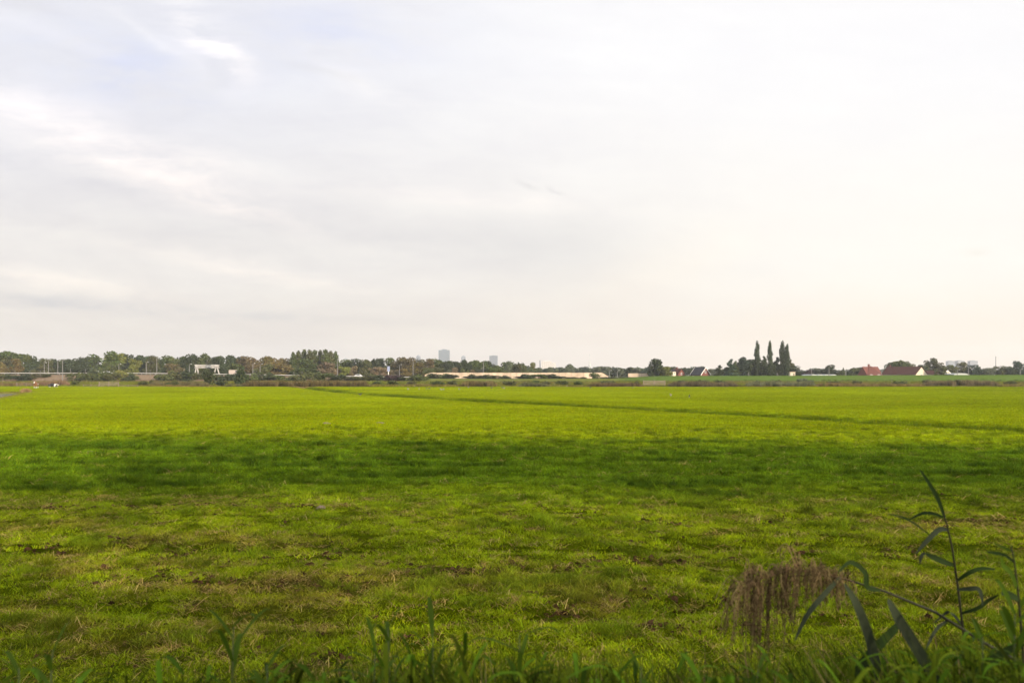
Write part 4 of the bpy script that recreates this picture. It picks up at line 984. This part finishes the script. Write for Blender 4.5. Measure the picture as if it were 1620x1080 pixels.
def lying_cow(loc, rz, mat):
    V = [(-.8, 0, .52), (-.35, 0, .55), (.2, 0, .52), (.65, 0, .52), (.95, 0, .62), (1.2, 0, .70), (1.48, 0, .54), (1.62, 0, .44)]
    rad = [(.32, .28), (.46, .38), (.48, .40), (.36, .34), (.19, .22), (.15, .14), (.12, .11), (.09, .09)]
    E = [(i, i+1) for i in range(7)]
    def add(p, q, r_): V.append(q); rad.append(r_); E.append((p, len(V)-1)); return len(V)-1
    a = add(3, (.72, -.34, .26), .13); a = add(a, (1.05, -.42, .14), .08); a = add(a, (.72, -.50, .08), .06)
    a = add(3, (.72, .34, .26), .13); a = add(a, (1.05, .42, .14), .08)
    a = add(0, (-.55, -.42, .26), .18); a = add(a, (-.15, -.58, .15), .10); a = add(a, (.15, -.62, .08), .06)
    for s_ in (-1, 1): a = add(5, (1.18, s_*.17, .76), .05); add(a, (1.15, s_*.30, .74), .045)
    a = add(0, (-1.1, .05, .30), .05); add(a, (-1.05, .2, .08), .04)
    o = skin_body('cow', V, E, rad, mat); o.location = loc; o.rotation_euler = (0, 0, rz); return o
Y = 168; x = wx(57, Y)
tag(standing_cow((x, Y, float(height(x, Y))), R(-72), cow_mat('cow_hide_brown', (.20, .085, .04), .38, 3, .66)), 'brown cow with white face and legs standing by the ditch', 'cow')
Y = 182; x = wx(83, Y)
tag(lying_cow((x, Y, float(height(x, Y))), R(-12), cow_mat('cow_hide_black', (.012, .011, .011), .2, 5, .62)), 'black and white cow lying in the grass at the far field edge', 'cow')
def bird_mat(name, colr, white):
    m, nt, b, out = mat_new(name); z_ = nt.sep(nt.new('ShaderNodeTexCoord').outputs['Object'])[2]
    nt.l.new(nt.mix(nt.m('LESS_THAN', z_, white), colr, (.24, .22, .20)), b.inputs['Base Color']); b.inputs['Roughness'].default_value = .7
    return m
BM = {'white': bird_mat('gull_feathers', (.20, .19, .18), .2), 'grey': bird_mat('goose_feathers', (.20, .17, .14), .26), 'dark': bird_mat('lapwing_feathers', (.03, .03, .03), .24)}
def bird(px, py, colr, rz, label, s=1.0):
    Y = EYE*FPX/(py-HY); x = wx(px, Y)
    V = [(-.30, 0, .38), (-.08, 0, .36), (.14, 0, .38), (.24, 0, .52), (.27, 0, .62), (.36, 0, .61), (-.46, 0, .40)]
    rad = [.07, (.12, .13), (.10, .12), .05, .055, .018, .03]; E = [(0, 1), (1, 2), (2, 3), (3, 4), (4, 5), (0, 6)]
    for s_ in (-1, 1):
        V.append((.0, s_*.06, .18)); rad.append(.025); E.append((1, len(V)-1)); V.append((.02, s_*.06, .0)); rad.append(.02); E.append((len(V)-2, len(V)-1))
    o = skin_body('bird', V, E, rad, BM[colr], sub=1, root=1); o.location = (x, Y, float(height(x, Y))+.04); o.rotation_euler = (0, 0, rz); o.scale = (s,)*3
    return tag(o, label, 'bird', 'birds resting on the field')
bl = [(584, 611.5, 'white'), (613, 611, 'white'), (621, 611, 'white'), (645.5, 616.5, 'white'), (656, 612, 'white'), (663, 616.5, 'grey'), (675, 616, 'dark'), (679, 616, 'dark'), (698, 617.5, 'white'), (702, 617.5, 'white'), (726.5, 617, 'white'), (741, 614, 'grey'), (778, 615, 'dark'), (794.5, 614.5, 'dark'), (797.5, 615.5, 'grey'), (897, 611.5, 'white'), (934, 614.5, 'dark'), (1001, 614.5, 'dark'), (1061, 628, 'grey'), (1090.5, 630, 'dark'), (1112, 611.5, 'grey'), (1204, 612, 'dark'), (570, 626.5, 'dark')]
for px, py, c_ in bl:
    bird(px, py, c_, (px*1.3) % 6.28, f'{c_} bird resting on the green field, {where(px, [q[0] for q in bl])}', .7)

# molehills and bare patch
M_mole = mat_plain('molehill_soil', (.15, .11, .075), .95, .3, 6)
def mound(px, py, rad_, h, label):
    Y = EYE*FPX/(py-HY); x = wx(px, Y); g = random.Random(px); mb = MB(); n = 14; rings = []
    vs = []
    for k in range(6):
        rr = rad_*(1-k/6); zz = h*math.sin(k/6*1.57)
        vs += [(rr*(1+.25*(g.random()-.5))*math.cos(i*6.283/n), rr*(1+.25*(g.random()-.5))*math.sin(i*6.283/n), zz+h*.25*(g.random()-.5)-(.06 if k == 0 else 0)) for i in range(n)]
    fs = [(k*n+i, k*n+(i+1) % n, (k+1)*n+(i+1) % n, (k+1)*n+i) for k in range(5) for i in range(n)] + [tuple(5*n+i for i in range(n))]
    o = mb.add(vs, fs).obj('molehill', M_mole, loc=(x, Y, float(height(x, Y))+.02)); tag(o, label, 'molehill', 'molehills')
mound(142, 714, .20, .13, 'pale molehill just inside the shade edge at left')
mound(508, 701, .22, .10, 'dark molehill on the shade edge left of centre')
mound(516, 671, .35, .09, 'brown molehill in the sunlit grass, left one of two')
mound(600, 670, .40, .07, 'brown molehill in the sunlit grass, right one of two')
mound(508, 805, .12, .07, 'small brown molehill in the shaded grass left of centre')

# ------------------------------------------------------------------ foreground plants
def ribbon(mb, pts_, wid, fold=.25, up=Vector((0, -1, .35)), prof=None):
    """a leaf blade along a smooth path, folded along its midrib"""
    pts_ = [Vector(p) for p in pts_]; dense = []
    n = len(pts_)
    for i in range(n-1):
        p0, p1, p2, p3 = pts_[max(i-1, 0)], pts_[i], pts_[i+1], pts_[min(i+2, n-1)]
        for k in range(5):
            q = k/5; dense.append(.5*((2*p1)+(-p0+p2)*q+(2*p0-5*p1+4*p2-p3)*q*q+(-p0+3*p1-3*p2+p3)*q**3))
    dense.append(pts_[-1]); N = len(dense); vs = []
    for i, p in enumerate(dense):
        d = (dense[min(i+1, N-1)]-dense[max(i-1, 0)]).normalized(); s_ = d.cross(up)
        if s_.length < 1e-4: s_ = d.orthogonal()
        s_.normalize(); nn = s_.cross(d); q = i/(N-1)
        w_ = wid*(prof(q) if prof else (min(1, .35+q*3)*(1-q)**.65))/2 + .0006
        vs += [p-s_*w_+nn*w_*fold, p, p+s_*w_+nn*w_*fold]
    fs = []
    for i in range(N-1): a = 3*i; fs += [(a, a+1, a+4, a+3), (a+1, a+2, a+5, a+4)]
    return mb.add(vs, fs)
def plant_mat(name, colr, trans=.3, var=.3, rough=.5):
    m, nt, b, out = mat_new(name)
    pos = nt.new('ShaderNodeTexCoord').outputs['Object']
    c_ = nt.vm('SCALE', nt.comb(*colr), nt.rng(nt.noise(pos, 9, 4), .3, .7, 1-var, 1+var)); nt.l.new(c_, b.inputs['Base Color'])
    b.inputs['Roughness'].default_value = rough; b.inputs['Specular IOR Level'].default_value = .12
    tr = nt.new('ShaderNodeBsdfTranslucent'); nt.l.new(c_, tr.inputs[0]); mx = nt.new('ShaderNodeMixShader'); mx.inputs[0].default_value = trans
    nt.l.new(b.outputs[0], mx.inputs[1]); nt.l.new(tr.outputs[0], mx.inputs[2]); nt.l.new(mx.outputs[0], out.inputs[0])
    return m
M_reedg = plant_mat('reed_leaf', (.019, .034, .006), .12, .35, .8); M_reedgrey = plant_mat('reed_leaf_greyish', (.027, .034, .016), .04, .35, .8); M_reedst = plant_mat('reed_stem', (.026, .024, .012), .0)
M_plume = mat_leaf('reed_plume', (.135, .095, .044), .85, .35, .9, .02); M_weed = plant_mat('weed_leaf', (.052, .090, .005), .4, .3, .8); M_weedst = plant_mat('weed_stem', (.06, .075, .02), .0)
def reed(label, base, stem, r0, leaves, Y):
    e = empty('reed_plant', base); tag(e, label, 'reed')
    L = lambda q: P(q[0], q[1], q[2] if len(q) > 2 else Y) - Vector(base)
    pts_ = [Vector((0, 0, -.05))] + [L(q) for q in stem]
    n = len(pts_); MB().tube(pts_, [r0*(1-.7*i/(n-1)) for i in range(n)], 7).obj('stem', M_reedst, e, True)
    for lf in leaves:
        mb = MB(); ribbon(mb, [L(q) for q in lf[0]], lf[1]*.85, lf[3] if len(lf) > 3 else .25, prof=(lambda q: max(0, math.sin(math.pi*min(1, .12+q*.88)))**.7)); mb.obj('leaf', lf[2], e, True)
    return e, L
gnd = lambda px, Y: (wx(px, Y), Y, float(height(wx(px, Y), Y)))
# the nodding reed with its hanging plume
e, L = reed('dark reed bent left with a drooping brown seed plume', gnd(1720, 2.7),
    [(1712, 1105, 2.7), (1640, 1062, 2.72), (1560, 1018, 2.75), (1480, 968, 2.8), (1400, 935, 2.82), (1335, 915, 2.85), (1290, 908, 2.86), (1240, 912, 2.86)], .0075,
    [([(1392, 933, 2.82), (1372, 928, 2.8), (1368, 905, 2.79), (1345, 889, 2.77), (1326, 905, 2.75)], .022, M_reedg),
     ([(1500, 980, 2.8), (1480, 996, 2.75), (1462, 1032, 2.72)], .012, M_reedgrey), ([(1545, 1005, 2.76), (1530, 1020, 2.7), (1510, 1052, 2.66)], .014, M_reedg),
     ([(1330, 912, 2.84), (1305, 938, 2.78), (1275, 975, 2.74), (1257, 1014, 2.73)], .020, M_reedgrey)], 2.8)
g = random.Random(5); pl = MB()
rach = [L((1342, 917, 2.85)), L((1300, 905, 2.86)), L((1250, 902, 2.86)), L((1205, 915, 2.85)), L((1172, 940, 2.84))]
def rpt(q):
    k = q*(len(rach)-1); i = min(int(k), len(rach)-2); return rach[i].lerp(rach[i+1], k-i)
pl.tube(rach, [.003, .0026, .002, .0015, .001], 5)
for c in range(40):
    q0 = (c+g.random())/40; full = math.exp(-((q0-.72)/.22)**2)
    cx_, cy_, cl_, cr_ = g.uniform(-.05, .01), g.uniform(-.06, .06), g.uniform(.10, .21)*(.55+1.5*full), g.uniform(0, .035)
    up_ = g.random() < .15                                 # a few bunches still stand up before they nod
    if up_: cr_ = g.uniform(.04, .075); cl_ = g.uniform(.03, .06)
    for i in range(g.randint(2, 6)):                       # each side branch hangs as a loose bunch
        p0 = rpt(min(1, max(0, q0+g.uniform(-.03, .03)))); ln = cl_*g.uniform(.35, 1.25)
        hx, hy, rise = cx_+g.uniform(-.018, .018), cy_+g.uniform(-.02, .02), cr_*g.uniform(.3, 1.4)
        wob = g.uniform(-.009, .009)
        b1 = p0+Vector((hx*.6, hy*.6, rise)); b2 = p0+Vector((hx*1.1+wob, hy, rise-ln*.4)); b3 = p0+Vector((hx*1.25-wob+g.uniform(-.012, .012), hy*1.1, rise-ln))
        ribbon(pl, [p0, b1, b2, b3], .0010, 0, prof=lambda t_: 1)
        for k in range(int((ln+.03)*g.uniform(120, 300))):
            t_ = .2+.8*g.random()**.6; c_ = b1.lerp(b2, min(1, t_*1.6)) if t_ < .6 else b2.lerp(b3, (t_-.6)/.4)
            sp = .003+.008*t_*g.random(); c_ = c_+Vector((g.uniform(-sp, sp), g.uniform(-sp, sp), g.uniform(-sp, sp)))
            d = Vector((g.uniform(-.6, .6), g.uniform(-.6, .6), -1)).normalized()*g.uniform(.006, .017); s_ = d.cross(Vector((g.random()-.5, 1, g.random()-.5))).normalized()*g.uniform(.0006, .0020)
            pl.add([c_, c_+d*.45+s_, c_+d, c_+d*.45-s_], [(0, 1, 2, 3)])
for i in range(100):                                      # single fine strands between the bunches
    q = g.random(); p0 = rpt(q); ln = g.uniform(.03, .15)*(.6+.9*math.exp(-((q-.6)/.3)**2)); rise = g.uniform(0, .05)
    hx, hy = g.uniform(-.06, .03), g.uniform(-.06, .06)
    b1 = p0+Vector((hx*.6, hy*.6, rise)); b2 = p0+Vector((hx*1.1, hy, rise-ln*.4)); b3 = p0+Vector((hx*1.2+g.uniform(-.02, .02), hy*1.1, rise-ln))
    ribbon(pl, [p0, b1, b2, b3], .0009, 0, prof=lambda t_: 1)
    for k in range(int((ln+.03)*g.uniform(150, 320))):
        t_ = .1+.9*g.random(); c_ = b1.lerp(b2, min(1, t_*1.6)) if t_ < .6 else b2.lerp(b3, (t_-.6)/.4)
        c_ = c_+Vector((g.uniform(-.007, .007), g.uniform(-.007, .007), g.uniform(-.007, .007)))
        d = Vector((g.uniform(-.9, .9), g.uniform(-.9, .9), -1)).normalized()*g.uniform(.006, .016); s_ = d.cross(Vector((g.random()-.5, 1, g.random()-.5))).normalized()*g.uniform(.0006, .0020)
        pl.add([c_, c_+d*.45+s_, c_+d, c_+d*.45-s_], [(0, 1, 2, 3)])
pl.obj('plume', M_plume, e)
# broad leaves rising in front of it: a reed shoot of its own
reed('stout reed shoot with three broad grey green leaves below the plume', gnd(1432, 2.35), [(1428, 1200, 2.35), (1424, 1120, 2.36)], .008,
    [([(1425, 1130, 2.36), (1396, 1085, 2.33), (1372, 1000, 2.31), (1352, 950, 2.31), (1335, 922, 2.32)], .034, M_reedgrey),
     ([(1426, 1140, 2.36), (1352, 1085, 2.4), (1372, 1040, 2.42), (1412, 997, 2.44), (1420, 985, 2.45)], .036, M_reedg)], 2.35)
reed('reed shoot whose single broad pale leaf leans left in the lower right', gnd(1520, 2.3), [(1515, 1200, 2.3), (1505, 1130, 2.3)], .008,
    [([(1508, 1140, 2.3), (1482, 1080, 2.28), (1440, 1010, 2.27), (1415, 968, 2.27), (1405, 946, 2.28)], .040, M_reedgrey),
     ([(1507, 1130, 2.3), (1540, 1070, 2.3), (1590, 1030, 2.3), (1622, 1018, 2.28)], .03, M_reedg)], 2.3)
# upright reed
reed('upright slender reed with alternate drooping leaves at right', gnd(1534, 3.1),
    [(1530, 1100, 3.1), (1524, 1000, 3.1), (1515, 925, 3.1), (1506, 865, 3.1), (1498, 830, 3.1), (1488, 797, 3.1), (1470, 768, 3.1)], .006,
    [([(1494, 818, 3.1), (1484, 790, 3.09), (1470, 765, 3.08), (1455, 742, 3.08)], .020, M_reedg), ([(1499, 838, 3.1), (1486, 837, 3.05), (1468, 853, 3.02), (1448, 876, 3.0)], .022, M_reedgrey),
     ([(1492, 818, 3.1), (1476, 812, 3.12), (1458, 812, 3.14), (1438, 822, 3.15)], .014, M_reedg), ([(1470, 845, 3.06), (1450, 830, 3.04), (1428, 818, 3.02), (1404, 812, 3.0)], .008, M_reedg),
     ([(1508, 893, 3.1), (1492, 888, 3.07), (1474, 880, 3.05), (1462, 874, 3.04)], .026, M_reedg), ([(1463, 874, 3.04), (1457, 880, 3.03), (1455, 892, 3.03)], .014, M_reedgrey), ([(1514, 918, 3.1), (1532, 906, 3.06), (1552, 899, 3.04), (1576, 900, 3.02)], .018, M_reedg),
     ([(1514, 932, 3.1), (1532, 931, 3.05), (1547, 931, 3.03), (1553, 944, 3.02), (1554, 958, 3.02)], .019, M_reedgrey), ([(1520, 970, 3.1), (1545, 962, 3.05), (1565, 948, 3.03), (1580, 940, 3.0)], .016, M_reedg),
     ([(1523, 990, 3.1), (1508, 972, 3.15), (1498, 968, 3.2), (1478, 985, 3.2)], .014, M_reedgrey)], 3.1)
reed('thin upright reed at the right picture edge with a dark leaf', gnd(1625, 2.6),
    [(1622, 1090, 2.6), (1616, 1000, 2.6), (1610, 930, 2.6), (1604, 885, 2.6), (1599, 862, 2.6)], .0055,
    [([(1612, 948, 2.6), (1600, 942, 2.57), (1588, 938, 2.55), (1584, 940, 2.54)], .026, M_reedg), ([(1609, 930, 2.6), (1598, 905, 2.56), (1587, 895, 2.54), (1584, 880, 2.53)], .022, M_weed), ([(1605, 890, 2.6), (1590, 878, 2.62), (1572, 874, 2.64), (1560, 872, 2.66)], .012, M_reedg),
     ([(1602, 872, 2.6), (1588, 866, 2.62), (1570, 858, 2.66)], .01, M_weed), ([(1613, 960, 2.6), (1630, 930, 2.58), (1640, 890, 2.56)], .02, M_weed)], 2.6)

# leafy weeds standing out of the verge
def weed(px, top_py, Y, nl, ll, label, seed, lean=0.0):
    g = random.Random(seed); b0 = Vector(gnd(px, Y)); tp = P(px+lean, top_py, Y); H = tp.z-b0.z
    e = empty('weed_plant', b0); tag(e, label, 'weed')
    tpl = tp-b0; pts_ = [Vector((tpl.x*q**1.6, tpl.y*q, tpl.z*q)) for q in (0, .3, .6, .85, .97)]
    MB().tube(pts_, [.006, .005, .004, .003, .0015], 6).obj('stem', M_weedst, e, True)
    nl = int(nl*1.9); ll *= 1.2
    for i in range(nl):
        q = .30+.68*(i+.5)/nl; a = i*2.4+g.random()*.6; p0 = Vector((tpl.x*q**1.6, 0, tpl.z*q)); l_ = ll*(.7+.6*g.random())*(1.15-q*.45); el = g.uniform(-.1, .8)+q*.45
        d = Vector((math.cos(a)*math.cos(el), math.sin(a)*math.cos(el)*.8, math.sin(el)))
        mb = MB(); ribbon(mb, [p0, p0+d*l_*.45, p0+d*l_*.8+Vector((0, 0, -l_*.08)), p0+d*l_+Vector((0, 0, -l_*.25))], l_*.12, .3, up=Vector((0, 0, 1)) if abs(d.z) < .9 else Vector((0, -1, 0)), prof=lambda t_: 2.3*(t_+.015)**.6*(1-t_)**1.15)
        mb.obj('leaf', M_weed, e, True)
wd = [(55, 1008, 2.1, 9, .17, 'leafy weed with a long upright leaf at the lower left corner', 30), 
      (30, 1035, 1.9, 8, .14, 'small weed at the extreme lower left edge', 0), 
      (358, 968, 2.2, 13, .16, 'tallest leafy weed in the lower left with drooping leaves', 12), (430, 1030, 2.0, 9, .15, 'weed just right of the tallest left weed', -8), 
      (575, 1005, 2.2, 11, .15, 'slender weed left of the leaning central weed', 20), (625, 975, 2.5, 12, .17, 'tall pale central weed leaning slightly left', -12), (690, 985, 2.4, 11, .16, 'tall pale weed just right of the leaning central weed', -6),
      (818, 985, 2.3, 10, .16, 'pointed weed right of centre above the verge grass', 4), 
      (1010, 1035, 2.1, 8, .14, 'short weed between centre and the plume', 4), (1190, 1035, 2.2, 9, .15, 'short weed directly under the brown plume', 10),
      (1600, 950, 2.2, 15, .17, 'bushy green weed at the lower right edge', 6), (1560, 985, 2.3, 14, .16, 'bushy weed between the upright reed and the right edge', -6)]
for a in wd: weed(*a[:6], seed=int(a[0]), lean=a[6])
# tall verge grass below
VB = [blade_bundle('v', 34, .10, .45, 1.0, .014, .7, M_blade, s) for s in (91, 92, 93)]
verge_c = proto_set('verge_tuft', VB)
LV = []
for s_ in (1, 2, 3, 4):
    g = random.Random(s_); mb = MB(); mb.tube([(0, 0, 0), (.01, 0, .5), (.03, .01, 1.0)], [.005, .004, .002], 5)
    for i in range(20):
        z_ = .42+.58*(i+.5)/20; a = i*2.4+g.random(); l_ = g.uniform(.08, .17)*(1.2-.45*z_); el = g.uniform(-.3, .7)+z_*.4
        d = Vector((math.cos(a)*math.cos(el), math.sin(a)*math.cos(el), math.sin(el))); p0 = Vector((.03*z_, 0, z_))
        ribbon(mb, [p0, p0+d*l_*.45, p0+d*l_*.8+Vector((0, 0, -l_*.12)), p0+d*l_+Vector((0, 0, -l_*.32))], l_*.13, .3, up=Vector((0, 0, 1)) if abs(d.z) < .9 else Vector((0, -1, 0)), prof=lambda t_: 2.3*(t_+.015)**.6*(1-t_)**1.15)
    q = mb.obj('leafy', M_blade); me_ = q.data; bpy.data.objects.remove(q); LV.append(bpy.data.objects.new('leafy', me_))
leafy_c = proto_set('leafy_stem', LV)
n = 420; y = 1.7+1.1*rng.random(n); px = rng.random(n)*1900-140; x = wx(px, y)
prof_h = np.interp(px, [-150, 0, 200, 330, 480, 620, 700, 860, 960, 1120, 1240, 1400, 1500, 1620, 1760], [1056, 1060, 1072, 1052, 1052, 1036, 1032, 1030, 1052, 1050, 1046, 1034, 1016, 996, 985])
hh = np.clip(EYE-(prof_h+10+70*rng.random(n)**1.3-HY)/FPX*y-height(x, y), .3, 1.6)
keep = rng.random(n) < np.interp(px, [0, 280, 340, 1620], [.45, .5, 1, 1]); x, y, hh = x[keep], y[keep], hh[keep]; n = len(x)
scatter('verge_weeds', leafy_c, np.stack([x, y, height(x, y)-.02], -1), np.stack([(rng.random(n)-.5)*.3, (rng.random(n)-.5)*.3, rng.random(n)*6.28], -1), np.stack([.95+.2*rng.random(n)]*2+[hh], -1),
        rng.integers(0, 4, n), np.array([.056, .092, .005])[None]*(.2+1.4*rng.random((n, 1))), 'low tangled leafy weeds along the bottom edge in front of the field', 'weeds')
n = 3200; y = 1.55+1.5*rng.random(n); px = rng.random(n)*1900-140; x = wx(px, y)
# how high the verge stands along the picture's foot (metres)
prof_h = np.interp(px, [-150, 0, 200, 330, 480, 620, 700, 860, 960, 1120, 1240, 1400, 1500, 1620, 1760], [1070, 1075, 1082, 1066, 1055, 1035, 1030, 1030, 1052, 1045, 1040, 1015, 995, 985, 980])
zt = EYE-(prof_h+4+50*(rng.random(n)-.15)-HY)/FPX*y; hh = np.clip(zt-height(x, y), .2, 1.6)
c_ = np.array([.078, .118, .006])[None]*(.15+1.3*rng.random((n, 1)))
dryv = rng.random(n) < .08; c_[dryv] = (.16, .12, .05)
scatter('verge_grass', verge_c, np.stack([x, y, height(x, y)-.02], -1), np.stack([(rng.random(n)-.5)*.2, (rng.random(n)-.5)*.2, rng.random(n)*6.28], -1), np.stack([.9+0*x, .9+0*x, hh/.92], -1),
        rng.integers(0, 3, n), c_, 'tall blurred verge grass along the bottom edge in front of the field', 'grass')

# ------------------------------------------------------------------ haze
m = bpy.data.materials.new('haze_air'); m.use_nodes = True; nt = NT(m.node_tree); nt.n.clear()
out = nt.new('ShaderNodeOutputMaterial'); pv = nt.new('ShaderNodeVolumePrincipled')
pv.inputs['Color'].default_value = (.90, .94, 1.0, 1); pv.inputs['Density'].default_value = .00012; pv.inputs['Anisotropy'].default_value = .0
nt.l.new(pv.outputs[0], out.inputs['Volume'])
mb = MB().box((0, 1800, 66), (7400, 4300, 138))
hz_o = mb.obj('haze', m); tag(hz_o, 'thin pale haze over the whole plain', 'haze', kind='stuff')
